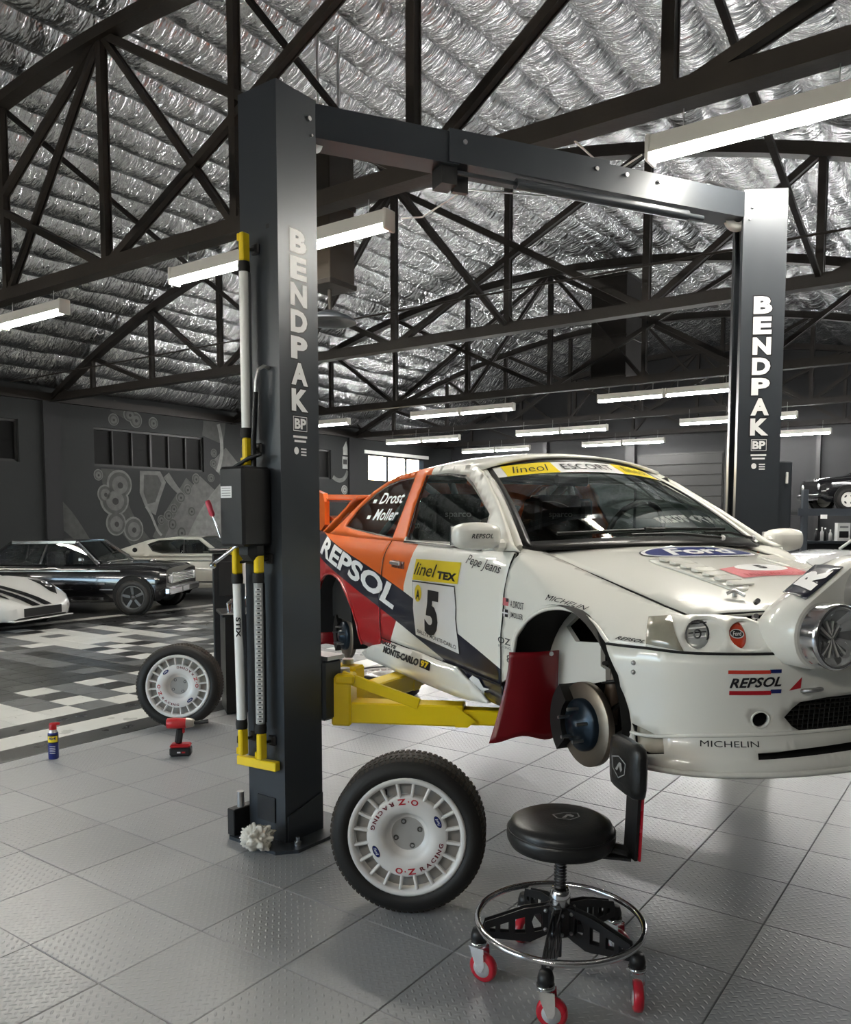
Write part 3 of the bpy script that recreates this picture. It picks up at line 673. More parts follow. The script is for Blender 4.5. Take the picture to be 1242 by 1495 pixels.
W_PROF = [(.74, -.075), (.80, -.03), (.88, -.004), (1.0, .0), (1.12, .0), (1.14, -.006), (1.26, -.012), (1.36, -.026), (1.405, -.042), (1.44, -.062)]
ZBELT = 1.42
def body_hw(x, z):
    w = smooth_tab(W_PLAN, x)
    if z <= ZBELT: return w + smooth_tab(W_PROF, z)
    # greenhouse leans in, and tucks more towards the rear
    lean = .45 + .06 * max(0.0, -x - .5)
    return w + smooth_tab(W_PROF, ZBELT) - (z - ZBELT) * lean
Z_BON = [(.80, 1.472), (.95, 1.456), (1.27, 1.421), (1.6, 1.372), (1.83, 1.325), (1.95, 1.288), (2.04, 1.240), (2.10, 1.18)]
def bonnet_z(x, y):
    d = .030 + max(0.0, x - .95) * .070
    return smooth_tab(Z_BON, x) - d * (abs(y) / .52) ** 2.5
def sstep(a, b, x): t = min(1.0, max(0.0, (x - a) / (b - a))); return t * t * (3 - 2 * t)
def fender_sec(x):
    """section of the front wing from the flank up over the shoulder to the bonnet gap: list of (y, z)"""
    w0 = smooth_tab(W_PLAN, x); k = 1 - sstep(1.08, 1.5, x)
    rise = k * .05; zs = bonnet_z(x, w0 - .06) + rise
    pts = [(body_hw(x, min(zs - .20, 1.2)), zs - .20), (w0 - .010 - .004 * k, zs - .12), (w0 - .018 - .006 * k, zs - .06), (w0 - .034 - .006 * k, zs - .022), (w0 - .062, zs + .0)]
    y = w0 - .09
    while y > .38: pts.append((y, bonnet_z(x, y) + rise * max(0.0, (y - .50) / (w0 - .56)))); y -= .03
    return pts
def fender_P(x, t):
    """t = height on the flank; above the shoulder start it runs along the section"""
    pts = fender_sec(x); z0 = pts[0][1]
    if t <= z0: return (x, -body_hw(x, min(t, 1.2)), t)
    s = t - z0
    for (ya, za), (yb, zb) in zip(pts, pts[1:]):
        l = math.hypot(yb - ya, zb - za)
        if s <= l: k = s / l; return (x, -(ya + (yb - ya) * k), za + (zb - za) * k)
        s -= l
    return (x, -pts[-1][0], pts[-1][1])
def fender_t_at_y(x, y):
    pts = fender_sec(x); t = pts[0][1]
    for (ya, za), (yb, zb) in zip(pts, pts[1:]):
        l = math.hypot(yb - ya, zb - za)
        if yb <= y: return t + l * (ya - y) / max(1e-6, ya - yb)
        t += l
    return t
# nose: plan curve swept in z; s = arc length from the wheel arch to the centre line
PLAN_F = [(1.60, .758), (1.72, .747), (1.80, .725), (1.88, .69), (1.96, .645), (2.02, .585), (2.07, .50), (2.11, .39), (2.135, .27), (2.15, .14), (2.155, 0.0)]
_FS = [0.0]
for (_a, _b), (_c, _d) in zip(PLAN_F, PLAN_F[1:]): _FS.append(_FS[-1] + math.hypot(_c - _a, _d - _b))
_FX = [(s, p[0]) for s, p in zip(_FS, PLAN_F)]; _FYt = [(s, p[1]) for s, p in zip(_FS, PLAN_F)]
S_MAX = _FS[-1]
def nose_P(s, z, off=0.0):
    """right half for s<=S_MAX, mirrored beyond"""
    m = s > S_MAX; q = 2 * S_MAX - s if m else s
    x, y = smooth_tab(_FX, q), smooth_tab(_FYt, q); e = .01
    dx = smooth_tab(_FX, q + e) - smooth_tab(_FX, q - e); dy = smooth_tab(_FYt, q + e) - smooth_tab(_FYt, q - e); l = math.hypot(dx, dy) or 1
    nx, ny = -dy / l, dx / l
    x += nx * off; y += ny * off
    return (x, y if m else -y, z)
NOSE_OFF = [(.79, .030), (.82, .036), (.845, .018), (.88, -.004), (.95, -.008), (1.03, -.002), (1.08, .004), (1.14, .0), (1.17, -.02), (1.21, -.045), (1.27, -.10)]
def nose(s, z): return nose_P(s, z, smooth_tab(NOSE_OFF, z))
# windscreen and roof
def roof_edge_y(x): return body_hw(x, 1.815)
Z_ROOF = [(-1.75, 1.60), (-1.5, 1.685), (-1.2, 1.775), (-.9, 1.835), (-.6, 1.872), (-.3, 1.888), (0, 1.885), (.2, 1.868), (.36, 1.838), (.45, 1.81)]
def roof_z(x, y):
    e = abs(y) / .53
    return smooth_tab(Z_ROOF, x) - .012 * e ** 2 - .05 * max(0.0, e - .55) ** 2 * 4
def screen_P(y, t):
    """windscreen: y = position across the base, t=0 at the scuttle, 1 at the roof"""
    k = (abs(y) / .62) ** 2
    xb, zb = 1.15 - .13 * k, 1.447 - .02 * k
    xt, zt = .47 - .09 * k, 1.828 - .04 * k
    bow = .03 * math.sin(math.pi * t)
    return (xb + (xt - xb) * t + bow * .5, y * (1 - .25 * t), zb + (zt - zb) * t + bow * .55)
# ------------------------------------------------------------------ panel tools
def pip(p, poly):
    x, y = p; c = False; n = len(poly)
    for i in range(n):
        x0, y0 = poly[i]; x1, y1 = poly[i - 1]
        if (y0 > y) != (y1 > y) and x < (x1 - x0) * (y - y0) / (y1 - y0) + x0: c = not c
    return c
def resample(poly, step):
    out = []
    for (x0, y0), (x1, y1) in zip(poly, poly[1:] + poly[:1]):
        n = max(1, int(math.ceil(math.hypot(x1 - x0, y1 - y0) / step)))
        out += [(x0 + (x1 - x0) * i / n, y0 + (y1 - y0) * i / n) for i in range(n)]
    return out
def curve_pts(pts, k=5, closed=False):
    """Catmull-Rom through points"""
    out = []; n = len(pts); m = n if closed else n - 1
    for i in range(m):
        g = (lambda j: pts[j % n]) if closed else (lambda j: pts[min(max(j, 0), n - 1)])
        p0, p1, p2, p3 = g(i - 1), g(i), g(i + 1), g(i + 2)
        for j in range(k):
            t = j / k
            out.append(tuple(.5 * (2 * b + (c_ - a) * t + (2 * a - 5 * b + 4 * c_ - d) * t * t + (-a + 3 * b - 3 * c_ + d) * t ** 3) for a, b, c_, d in zip(p0, p1, p2, p3)))
    if not closed: out.append(tuple(pts[-1]))
    return out
def fill2d(outline, holes=(), step=.03):
    loops = [resample(outline, step)] + [resample(h, step) for h in holes]
    pts, edges = [], []
    for lp in loops:
        o = len(pts); pts += [Vector(p) for p in lp]; edges += [(o + i, o + (i + 1) % len(lp)) for i in range(len(lp))]
    xs = [p[0] for p in loops[0]]; ys = [p[1] for p in loops[0]]
    nx = int((max(xs) - min(xs)) / step) + 1; ny = int((max(ys) - min(ys)) / step) + 1; bp_ = pts[:]
    for i in range(nx + 1):
        for j in range(ny + 1):
            q = (min(xs) + i * step + (.5 * step if j % 2 else 0), min(ys) + j * step)
            if pip(q, loops[0]) and not any(pip(q, h) for h in loops[1:]) and min((q[0] - b.x) ** 2 + (q[1] - b.y) ** 2 for b in bp_) > (.45 * step) ** 2: pts.append(Vector(q))
    v, e, f, *_ = delaunay_2d_cdt(pts, edges, [], 0, 1e-6)
    fs = []
    for t in f:
        cx = sum(v[i].x for i in t) / len(t); cy = sum(v[i].y for i in t) / len(t)
        if pip((cx, cy), loops[0]) and not any(pip((cx, cy), h) for h in loops[1:]): fs.append(list(t))
    return [(q.x, q.y) for q in v], fs
def normal_at(P, u, v, e=.004):
    a = Vector(P(u + e, v)) - Vector(P(u - e, v)); b = Vector(P(u, v + e)) - Vector(P(u, v - e)); n = a.cross(b)
    return n.normalized() if n.length > 1e-9 else Vector((0, 0, 1))
def sheet(name, d2, P, m, parent, out=None, th=.010, off=0.0, mirror=False, smooth=True):
    """2-D mesh carried onto surface P; out = rough outward direction; solidified inward"""
    vs, fs = d2; co = []
    sg = 1
    if out is not None:
        u, v = vs[len(vs) // 2]; 
        if normal_at(P, u, v).dot(Vector(out)) < 0: sg = -1
    for u, v in vs:
        p = Vector(P(u, v))
        if off: p = p + normal_at(P, u, v) * (sg * off)
        co.append((p.x, -p.y, p.z) if mirror else tuple(p))
    me = bpy.data.meshes.new(name); me.from_pydata(co, [], fs); me.update()
    if me.polygons:
        o_ = Vector(out or (0, 0, 1)); o_ = Vector((o_.x, -o_.y, o_.z)) if mirror else o_
        tot = sum((p.normal * p.area for p in me.polygons), Vector())
        if tot.dot(o_) < 0: me.flip_normals()
    me.polygons.foreach_set('use_smooth', [smooth] * len(me.polygons))
    ob = link(name, me, m, parent)
    if th:
        md = ob.modifiers.new('thickness', 'SOLIDIFY'); md.thickness = th; md.offset = -1
    return ob
def cutgrid(d2, step):
    """subdivide a flat decal so that it can follow a curved surface"""
    vs, fs = d2; bm = bmesh.new(); bv = [bm.verts.new((x, y, 0)) for x, y in vs]
    for f in fs:
        try: bm.faces.new([bv[i] for i in f])
        except ValueError: pass
    xs = [v[0] for v in vs]; ys = [v[1] for v in vs]
    for ax, lo, hi in ((0, min(xs), max(xs)), (1, min(ys), max(ys))):
        k = lo + step
        while k < hi:
            bmesh.ops.bisect_plane(bm, geom=bm.verts[:] + bm.edges[:] + bm.faces[:], plane_co=(k, 0, 0) if ax == 0 else (0, k, 0), plane_no=(1, 0, 0) if ax == 0 else (0, 1, 0)); k += step
    bm.verts.index_update(); out = [(v.co.x, v.co.y) for v in bm.verts], [[v.index for v in f.verts] for f in bm.faces]; bm.free(); return out
def decal(name, d2, P, c, m, parent, rot=0.0, out=(0, -1, 0), off=.002, step=.05, flipu=1, swap=False):
    vs, fs = cutgrid(d2, step); cr, sr = math.cos(rot), math.sin(rot)
    w_ = [(x * cr - y * sr, x * sr + y * cr) for x, y in vs]
    if swap: w_ = [(c[0] - y, c[1] + x) for x, y in w_]
    else: w_ = [(c[0] + x * flipu, c[1] + y) for x, y in w_]
    return sheet(name, (w_, fs), P, m, parent, out, 0, off)

# ------------------------------------------------------------------ paint
def paint(name, c, rough=.3): 
    m = mat(name, c, rough, var=.03, scale=2, coat=1.0); return m
M_PW = paint('white_car_paint', (.83, .82, .76)); M_PO = paint('orange_car_paint', (.72, .13, .015)); M_PR = paint('red_car_paint', (.40, .008, .012)); M_PN = paint('navy_car_paint', (.006, .008, .022))
def livery():
    m, nt, p = _nodes('rally_livery'); N, L = nt.nodes, nt.links
    def M(op, a, b=None, c_=None):
        n = N.new('ShaderNodeMath'); n.operation = op
        for i, v in enumerate((a, b, c_)):
            if v is None: continue
            if isinstance(v, (int, float)): n.inputs[i].default_value = v
            else: L.new(v, n.inputs[i])
        return n.outputs[0]
    tc = N.new('ShaderNodeTexCoord'); sp = N.new('ShaderNodeSeparateXYZ'); L.new(tc.outputs['Object'], sp.inputs[0]); x, z = sp.outputs[0], sp.outputs[2]
    zu = M('SUBTRACT', M('MULTIPLY_ADD', x, -.19, 1.168), M('MULTIPLY', M('MULTIPLY', x, x), .012)); zl = M('MULTIPLY_ADD', x, -.185, .99)
    above = M('GREATER_THAN', z, zu); below = M('LESS_THAN', z, zl)
    xb = M('MULTIPLY_ADD', M('MAXIMUM', M('SUBTRACT', z, 1.2), 0.0), .47, -.02)
    hi = M('GREATER_THAN', z, 1.424); xb2 = M('ADD', M('MULTIPLY', xb, M('SUBTRACT', 1.0, hi)), M('MULTIPLY', hi, -.125))
    org = M('MULTIPLY', above, M('LESS_THAN', x, xb2))
    red = M('MULTIPLY', below, M('LESS_THAN', x, M('MULTIPLY_ADD', z, .75, -.86)))
    nav = M('MULTIPLY', M('SUBTRACT', 1.0, above), M('SUBTRACT', 1.0, below))
    lown = M('MULTIPLY', below, M('MULTIPLY', M('GREATER_THAN', x, .48), M('LESS_THAN', z, .895))); nav = M('MAXIMUM', nav, lown)
    def mix(f, a, b):
        n = N.new('ShaderNodeMix'); n.data_type = 'RGBA'; L.new(f, n.inputs[0])
        for i, v in ((6, a), (7, b)):
            if isinstance(v, tuple): n.inputs[i].default_value = (*v, 1)
            else: L.new(v, n.inputs[i])
        return n.outputs[2]
    c = mix(org, (.83, .82, .76), (.72, .13, .015)); c = mix(red, c, (.40, .008, .012)); c = mix(nav, c, (.006, .008, .022))
    L.new(c, p.inputs['Base Color']); p.inputs['Roughness'].default_value = .35; p.inputs['Specular IOR Level'].default_value = .3; p.inputs['Coat Weight'].default_value = .45; p.inputs['Coat Roughness'].default_value = .03
    return m
M_LIV = livery()
M_CGLASS = glass_material('car_glass', (.62, .70, .66), .06)
M_SEAL = mat('window_seal', (.008, .008, .008), .35)
M_DARK = mat('dark_cavity', (.006, .006, .006), .8)
M_CAGE = mat('roll_cage', (.16, .18, .165), .4)
M_SEAT = mat('seat_cloth', (.010, .010, .012), .85)
M_LENSG = mat('lamp_glass', (.62, .63, .62), .22, .6, var=.25, scale=40)
M_REFL2 = mat('painted_reflection_grey', (.34, .34, .34), .25, .5, var=.3, scale=50)  # darker reflector tint, paints dark reflections into the driving lamps
M_REFL = mat('lamp_reflector', (.80, .80, .80), .25, .55, var=.25, scale=60)
M_FLAP = mat('red_mud_flap', (.16, .004, .008), .32, var=.15, scale=5)

# ------------------------------------------------------------------ the rally car (raised on the lift)
CARS = 1.10; CARO = Vector((.559 * CARS, 4.486 * CARS, 1.55 * (1 - CARS))); CARR = LANG - PI / 2
rally = thing('rally_car', 'white, orange, red and navy rally car raised on the lift without its wheels', 'car', CARO, CARR); rally.scale = (CARS, CARS, CARS)
R_ = (0, -1, 0)
def side_P(x, z): return (x, -body_hw(x, z), z)
def both(name, d2, P, m, out=R_, th=.010, off=0.0):
    r = sheet(name, d2, P, m, rally, out, th, off); l = sheet(name, d2, P, m, rally, out, th, off, mirror=True); return r, l
# wing
shut = [(1.844, .494), (1.75, .509), (1.587, .523), (1.32, .538), (.959, .534)]
arch = [(1.150, .965), (1.163, 1.0), (1.171, 1.036), (1.189, 1.095), (1.247, 1.157), (1.329, 1.203), (1.399, 1.227), (1.457, 1.238), (1.512, 1.241), (1.585, 1.23), (1.655, 1.2), (1.702, 1.168), (1.725, 1.152)]
ol = [(1.072, .90), (1.11, .92)] + arch + [(1.80, 1.155), (1.872, 1.158), (1.858, 1.20), (1.853, 1.245)] + [(x, fender_t_at_y(x, y + .004)) for x, y in shut] + [(1.0, fender_t_at_y(1.0, .60)), (1.101, 1.415), (1.075, 1.30), (1.072, 1.16)]
wing_r, wing_l = both('front_wing', fill2d(ol, (), .026), fender_P, M_PW)
# arch lip
lipP = [Vector(fender_P(x, t)) for x, t in curve_pts(arch[2:], 3)]
for s in (1, -1): MB().tube([(p.x, p.y * s, p.z) for p in lipP], .007, 6).build('arch_lip', M_PW, rally)
# door, rear quarter, sill
door = [(-.287, 1.424), (-.335, 1.33), (-.344, 1.25), (-.344, 1.0), (-.33, .888), (.4, .888), (1.062, .888), (1.064, 1.1), (1.066, 1.25), (1.092, 1.415), (.795, 1.412), (.3, 1.420), (-.116, 1.424)]
door_r, door_l = both('door', fill2d(door, (), .035), side_P, M_LIV)
ra = [(-.712, .80), (-.708, .892), (-.752, .960), (-.822, 1.029), (-.92, 1.10), (-1.038, 1.154), (-1.16, 1.18), (-1.278, 1.184), (-1.40, 1.165), (-1.517, 1.115), (-1.62, 1.02), (-1.69, .90), (-1.70, .80)]
quarter = [(-.292, 1.424), (-.340, 1.33), (-.349, 1.25), (-.349, 1.0), (-.336, .888), (-.40, .80)] + ra + [(-1.98, .86), (-2.10, 1.0), (-2.12, 1.2), (-2.08, 1.40), (-1.8, 1.455), (-1.45, 1.44), (-.8, 1.428)]
both('rear_quarter', fill2d(quarter, (), .035), side_P, M_LIV)
for s in (1, -1):
    pts = [Vector(side_P(x, z)) for x, z in curve_pts(ra, 3)]
    MB().tube([(p.x, p.y * s, p.z) for p in pts], .008, 6).build('arch_lip', M_PR, rally)
both('sill', fill2d([(-.40, .80), (-.336, .884), (1.066, .884), (1.066, .78), (-.3, .77)], (), .035), lambda x, z: (x, -body_hw(x, z) + .004, z), M_LIV)
sk = [(-.628, .764), (-.52, .805), (-.435, .831), (-.196, .882), (.214, .898), (.442, .892), (.647, .893), (.80, .845), (.955, .793), (.80, .772), (.647, .761), (.3, .753), (-.093, .748), (-.56, .738)]
def skirt_P(x, z):
    t = (x + .63) / 1.58; m = 4 * max(0, min(1, t)) * (1 - max(0, min(1, t))); zm = .82
    return (x, -smooth_tab(W_PLAN, x) - .004 - .028 * m * max(0.0, 1 - ((z - zm) / .10) ** 2), z)
skirt_r, _ = both('side_skirt', fill2d(sk, (), .03), skirt_P, M_PW, th=.02)
# greenhouse side frame with window openings
qwin = curve_pts([(-.335, 1.778), (-.55, 1.772), (-.72, 1.752), (-.885, 1.698), (-1.06, 1.612), (-1.178, 1.495), (-1.0, 1.478), (-.6, 1.452), (-.30, 1.438)], 1) + []
dwin = [(-.205, 1.782), (.10, 1.776), (.31, 1.757), (.43, 1.712), (.727, 1.566), (.745, 1.50), (.80, 1.428), (.45, 1.428), (-.118, 1.432), (-.185, 1.62)]
gh = [(1.096, 1.422), (1.02, 1.448), (.80, 1.585), (.55, 1.725), (.42, 1.785), (.362, 1.800), (.15, 1.812), (-.07, 1.818), (-.287, 1.812), (-.526, 1.797), (-.72, 1.770), (-.913, 1.712), (-1.107, 1.626), (-1.266, 1.53), (-1.42, 1.46), (-1.5, 1.442), (-.8, 1.432), (-.29, 1.428), (-.116, 1.428), (.3, 1.424), (.795, 1.416)]
both('window_frame', fill2d(gh, (qwin, dwin), .03), side_P, M_LIV, th=.022)
def shrink(poly, d):
    cx = sum(p[0] for p in poly) / len(poly); cy = sum(p[1] for p in poly) / len(poly); out = []
    for x, y in poly:
        l = math.hypot(x - cx, y - cy); out.append((x + (cx - x) / l * d, y + (cy - y) / l * d))
    return out
for nm, wn_ in (('quarter_glass', qwin), ('door_glass', dwin)):
    gr, gl = both(nm, fill2d(wn_, (), .05), side_P, M_CGLASS, th=0, off=-.010)
    both('window_seal', fill2d(wn_, (shrink(wn_, .016),), .03), side_P, M_SEAL, th=0, off=-.007)
    if nm == 'quarter_glass': qglass = gr
both('belt_moulding', fill2d([(-.116, 1.418), (.80, 1.408), (.80, 1.418), (-.116, 1.428)], (), .05), side_P, M_SEAL, th=0, off=.003)
# roof
RE = [(-1.10, 1.63), (-.913, 1.71), (-.72, 1.768), (-.526, 1.795), (-.287, 1.81), (-.07, 1.816), (.15, 1.81), (.362, 1.798), (.43, 1.785)]
def roof_P(x, v):
    ze = smooth_tab(RE, x); ye = body_hw(x, ze); cr = .07 * (1 - .35 * sstep(-.4, -1.1, x))
    return (x, ye * v, ze + cr * (1 - abs(v) ** 2.4))
def roof_grid(x0, x1, nm, m):
    b_ = MB().grid(lambda u, v: Vector(roof_P(x0 + (x1 - x0) * u, 2 * v - 1)), 14, 24)
    me = b_.mesh(nm)
    if sum((p.normal * p.area for p in me.polygons), Vector()).z < 0: me.flip_normals()
    o = link(nm, me, m, rally); md = o.modifiers.new('thickness', 'SOLIDIFY'); md.thickness = .015; md.offset = -1; return o
roof = roof_grid(-1.08, .44, 'roof', M_LIV)
# shut lines
def gap(P, pts, nm='shut_line', r=.0032): MB().tube([Vector(P(*q)) for q in resample_open(pts, .04)], r, 5).build(nm, M_DARK, rally)
def resample_open(p, st):
    out = []
    for (x0, y0), (x1, y1) in zip(p, p[1:]):
        n = max(1, int(math.hypot(x1 - x0, y1 - y0) / st)); out += [(x0 + (x1 - x0) * i / n, y0 + (y1 - y0) * i / n) for i in range(n)]
    return out + [p[-1]]
gap(side_P, [(-.289, 1.424), (-.337, 1.33), (-.346, 1.25), (-.346, 1.0), (-.333, .888), (.4, .887), (1.066, .887)]); gap(side_P, [(1.067, .89), (1.068, 1.25), (1.096, 1.41)])
gap(lambda x, y: (x, y, bonnet_z(x, y)), [(x, -y) for x, y in shut] + [(.93, -.45)]); gap(lambda x, y: (x, y, bonnet_z(x, y)), [(1.844, -.494), (1.895, -.44), (1.94, -.36), (1.99, -.24)])
gap(lambda u, v: nose_P(u, v, smooth_tab(NOSE_OFF, v)), [(.150, 1.1505), (.288, 1.152), (.409, 1.149), (.533, 1.150), (.70, 1.150)], r=.0045)
# tailgate with glass, tail panel, rear bumper
def tg(u, v, x0=-1.09, x1=-1.78): 
    x = x0 + (x1 - x0) * u; z = 1.69 - .26 * u + .05 * math.sin(PI * u); w_ = body_hw(max(x, -1.5), min(z, 1.62)) * (1 - .04 * u)
    return Vector((x, (2 * v - 1) * w_, z + .02 * (1 - (2 * v - 1) ** 2)))
sheet('tailgate', ([(i / 10, j / 12) for i in range(11) for j in range(13)], [(i * 13 + j, (i + 1) * 13 + j, (i + 1) * 13 + j + 1, i * 13 + j + 1) for i in range(10) for j in range(13 - 1)]), tg, M_PO, rally, (0, 0, 1), .02)
sheet('tailgate_glass', ([(.06 + .7 * i / 10, .1 + .8 * j / 12) for i in range(11) for j in range(13)], [(i * 13 + j, (i + 1) * 13 + j, (i + 1) * 13 + j + 1, i * 13 + j + 1) for i in range(10) for j in range(12)]), tg, M_DGLASS, rally, (0, 0, 1), 0, .004)
def tail(u, v): 
    z = 1.455 - .65 * u; y = (2 * v - 1); x = -1.80 - .32 * math.sin(min(1, u * 3) * PI / 2) * (1 - .25 * y * y) + .08 * max(0, u - .6)
    return Vector((x, y * (body_hw(-2.05, min(1.3, z)) + .0), z))
MB().grid(tail, 14, 12).build('tail_panel', M_LIV, rally)
MB().box((-2.13, 0, 1.0), (.12, 1.24, .22), bev=.04).build('rear_bumper', M_PR, rally)
for s in (-1, 1): MB().box((-2.10, s * .50, 1.30), (.05, .26, .12), bev=.02).build('tail_lamp', mat('tail_red', (.3, .01, .01), .15), rally)
# rear wing in two planes
wingm = M_PO
def aero(x0, x1, z0, y, th): return MB().prism([(x0, z0), (x0 + .03, z0 + th * .8), (x0 + .15, z0 + th), (x1, z0 + th * .2), (x1, z0), (x0 + .1, z0 - th * .25)], -y, y, Matrix(((1, 0, 0, 0), (0, 0, 1, 0), (0, 1, 0, 0), (0, 0, 0, 1))))
rw = aero(-2.13, -1.78, 1.675, .60, .045).build('rear_wing', wingm, rally)
aero(-2.03, -1.74, 1.53, .56, .035).build('lower_plane', wingm, rw)
for s in (-1, 1):
    pl = [(-2.17, 1.48), (-2.19, 1.56), (-2.11, 1.735), (-2.04, 1.752), (-1.84, 1.722), (-1.80, 1.66), (-1.80, 1.50), (-1.9, 1.455)]
    MB().prism(pl, s * .60 - .018, s * .60 + .018, Matrix(((1, 0, 0, 0), (0, 0, 1, 0), (0, 1, 0, 0), (0, 0, 0, 1)))).build('end_plate', wingm, rw)
flatM = frame((-2.08, -.6195, 1.585), (1, 0, 0), (0, 0, 1))
flat('oval_badge', oval2d(.075, .045), M_DECALW, rw, flatM); flat('oval_badge', oval2d(.066, .037), M_DECALN, rw, flatM, .0008); flat('badge_script', text2d('Ford', .045, .02, .02, .3), M_DECALW, rw, flatM, .0014)
# bonnet with louvres and clips
bo = [(x, -y) for x, y in shut[::-1]] + [(1.895, -.44), (1.94, -.36), (1.99, -.24), (2.02, 0), (1.99, .24), (1.94, .36), (1.895, .44)] + [(x, y) for x, y in shut] + [(.90, .38), (.865, 0), (.90, -.38)]
def bon_P(x, y): return (x, y, bonnet_z(x, y) - .001)
bonnet = sheet('bonnet', fill2d(bo, (), .04), bon_P, M_PW, rally, (0, 0, 1), .012)
for s in (-1, 1):
    vo = curve_pts([(1.40, s * .30), (1.47, s * .19), (1.62, s * .185), (1.78, s * .20), (1.835, s * .245), (1.80, s * .285), (1.62, s * .30)], 3, True)
    v_ = sheet('bonnet_louvre', fill2d(vo, (), .02), bon_P, M_PW, bonnet, (0, 0, 1), .006, .006)
    for i in range(7):
        x = 1.46 + .055 * i
        MB().prism([(-.018, 0), (.016, 0), (.016, .004), (-.016, .014)], -.045, .045, Matrix.Translation((x, s * (.24 - .002 * i), bonnet_z(x, .24) + .004)) @ Matrix(((1, 0, 0, 0), (0, 0, 1, 0), (0, 1, 0, 0), (0, 0, 0, 1)))).build('louvre', M_PW, v_)
    MB().tube([(1.84, s * .335, bonnet_z(1.84, .335) + .012), (1.855, s * .315, bonnet_z(1.85, .31) + .02), (1.885, s * .30, bonnet_z(1.885, .30) + .012)], .006, 6).cyl((1.85, s * .31, bonnet_z(1.85, .31)), (1.85, s * .31, bonnet_z(1.85, .31) + .022), .008, 10).build('bonnet_pin', M_GALV, bonnet)
    MB().cyl((.99, s * .27, bonnet_z(.99, .27) - .004), (.99, s * .27, bonnet_z(.99, .27) + .012), .012, 10).build('washer_jet', M_BLACK, bonnet)
UPB = (0, 0, 1)
decal('oval_badge', oval2d(.56, .235, 40), bon_P, (1.315, .015), M_DECALB, bonnet, out=UPB, swap=True, off=.0015); decal('oval_badge', oval2d(.545, .222, 40), bon_P, (1.315, .015), M_DECALW, bonnet, out=UPB, swap=True, off=.0025); decal('oval_badge', oval2d(.51, .192, 40), bon_P, (1.315, .015), M_DECALN, bonnet, out=UPB, swap=True, off=.0035)
decal('badge_script', text2d('Ford', .36, .13, .03, .35), bon_P, (1.315, .015), M_DECALW, bonnet, out=UPB, swap=True, off=.005)
M_PINK = mat('faded_red_print', (.62, .16, .18), .4, var=.2, scale=30)
decal('rally_plate', [(-.19, -.07), (.19, -.07), (.19, .07), (-.19, .07)] and poly2d([(-.19, -.07), (.19, -.07), (.19, .05), (.10, .065), (-.10, .065), (-.19, .05)]), bon_P, (1.665, .03), M_PINK, bonnet, out=UPB, swap=True, off=.002)
decal('rally_plate', oval2d(.24, .10), bon_P, (1.625, .03), M_DECALW, bonnet, out=UPB, swap=True, off=.003); decal('plate_number', text2d('5', .04, .05, .05), bon_P, (1.62, .03), M_DECALB, bonnet, out=UPB, swap=True, off=.004)
decal('plate_lettering', text2d('RALLYE MONTE-CARLO', .32, .028, .02), bon_P, (1.712, .03), M_DECALR, bonnet, out=UPB, swap=True, off=.004)
# scuttle, windscreen, wipers
MB().grid(lambda u, v: Vector((lerp_tab([(0, .90), (1, 1.12)], u) - .10 * ((2 * v - 1) ** 2), (2 * v - 1) * .60, 1.452 - .02 * (2 * v - 1) ** 2 - .012 * u)), 4, 20).build('scuttle', M_SEAL, rally)
def scr_fill(y0, y1, t0, t1, ny, nt): return [(y0 + (y1 - y0) * i / ny, t0 + (t1 - t0) * j / nt) for i in range(ny + 1) for j in range(nt + 1)], [(i * (nt + 1) + j, (i + 1) * (nt + 1) + j, (i + 1) * (nt + 1) + j + 1, i * (nt + 1) + j + 1) for i in range(ny) for j in range(nt)]
screen = sheet('windscreen', scr_fill(-.605, .605, .0, .985, 28, 14), screen_P, M_CGLASS, rally, (1, 0, .5), 0)
for d in (scr_fill(-.622, -.585, .0, 1.0, 2, 14), scr_fill(.585, .622, .0, 1.0, 2, 14), scr_fill(-.62, .62, -.03, .05, 24, 2), scr_fill(-.62, .62, .97, 1.0, 24, 1)): sheet('screen_seal', d, screen_P, M_SEAL, rally, (1, 0, .5), .006, .004)
# pillars beside the glass
for s in (-1, 1):
    MB().tube([tuple(Vector(screen_P(s * .628, t)) + Vector((-.012, 0, .0))) for t in [i / 10 for i in range(-0, 11)]], .017, 8).build('windscreen_pillar', M_PW, rally)
decal('sun_strip', rect2d(1.17, .165), screen_P, (0, .885), M_DECALW, screen, out=(1, 0, .5), off=.003)
for c in (-.38, .385): decal('sun_strip', rect2d(.31, .163), screen_P, (c, .885), M_DECALY, screen, out=(1, 0, .5), off=.0042)
for c in (-.38, .385): decal('strip_lettering', text2d('lineol', .23, .10, -.004, .35), screen_P, (c, .885), M_DECALB, screen, out=(1, 0, .5), off=.0056)
decal('strip_lettering', text2d('ESCORT', .36, .085, .0, 0, 1.15), screen_P, (0, .885), M_DECALB, screen, out=(1, 0, .5), off=.0056)
for y0, y1, t0, t1 in ((-.18, .30, .04, .015), (.22, .56, .055, .03)):
    a_, b_ = Vector(screen_P(y0, t0)) + Vector((.02, 0, .018)), Vector(screen_P(y1, t1)) + Vector((.03, 0, .014))
    MB().tube([a_, a_.lerp(b_, .5) + Vector((0, 0, .012)), b_], .006, 6).build('wiper_arm', M_SEAL, rally)
    q0, q1 = Vector(screen_P(y0 - .30, t0 + .05)) + Vector((.012, 0, .012)), Vector(screen_P(y0 + .20, t0 + .06)) + Vector((.012, 0, .012))
    MB().tube([q0, q1], .007, 6).build('wiper_blade', M_SEAL, rally)
    MB().sphere(b_, .012, 8, 6).build('wiper_nut', M_GALV, rally)
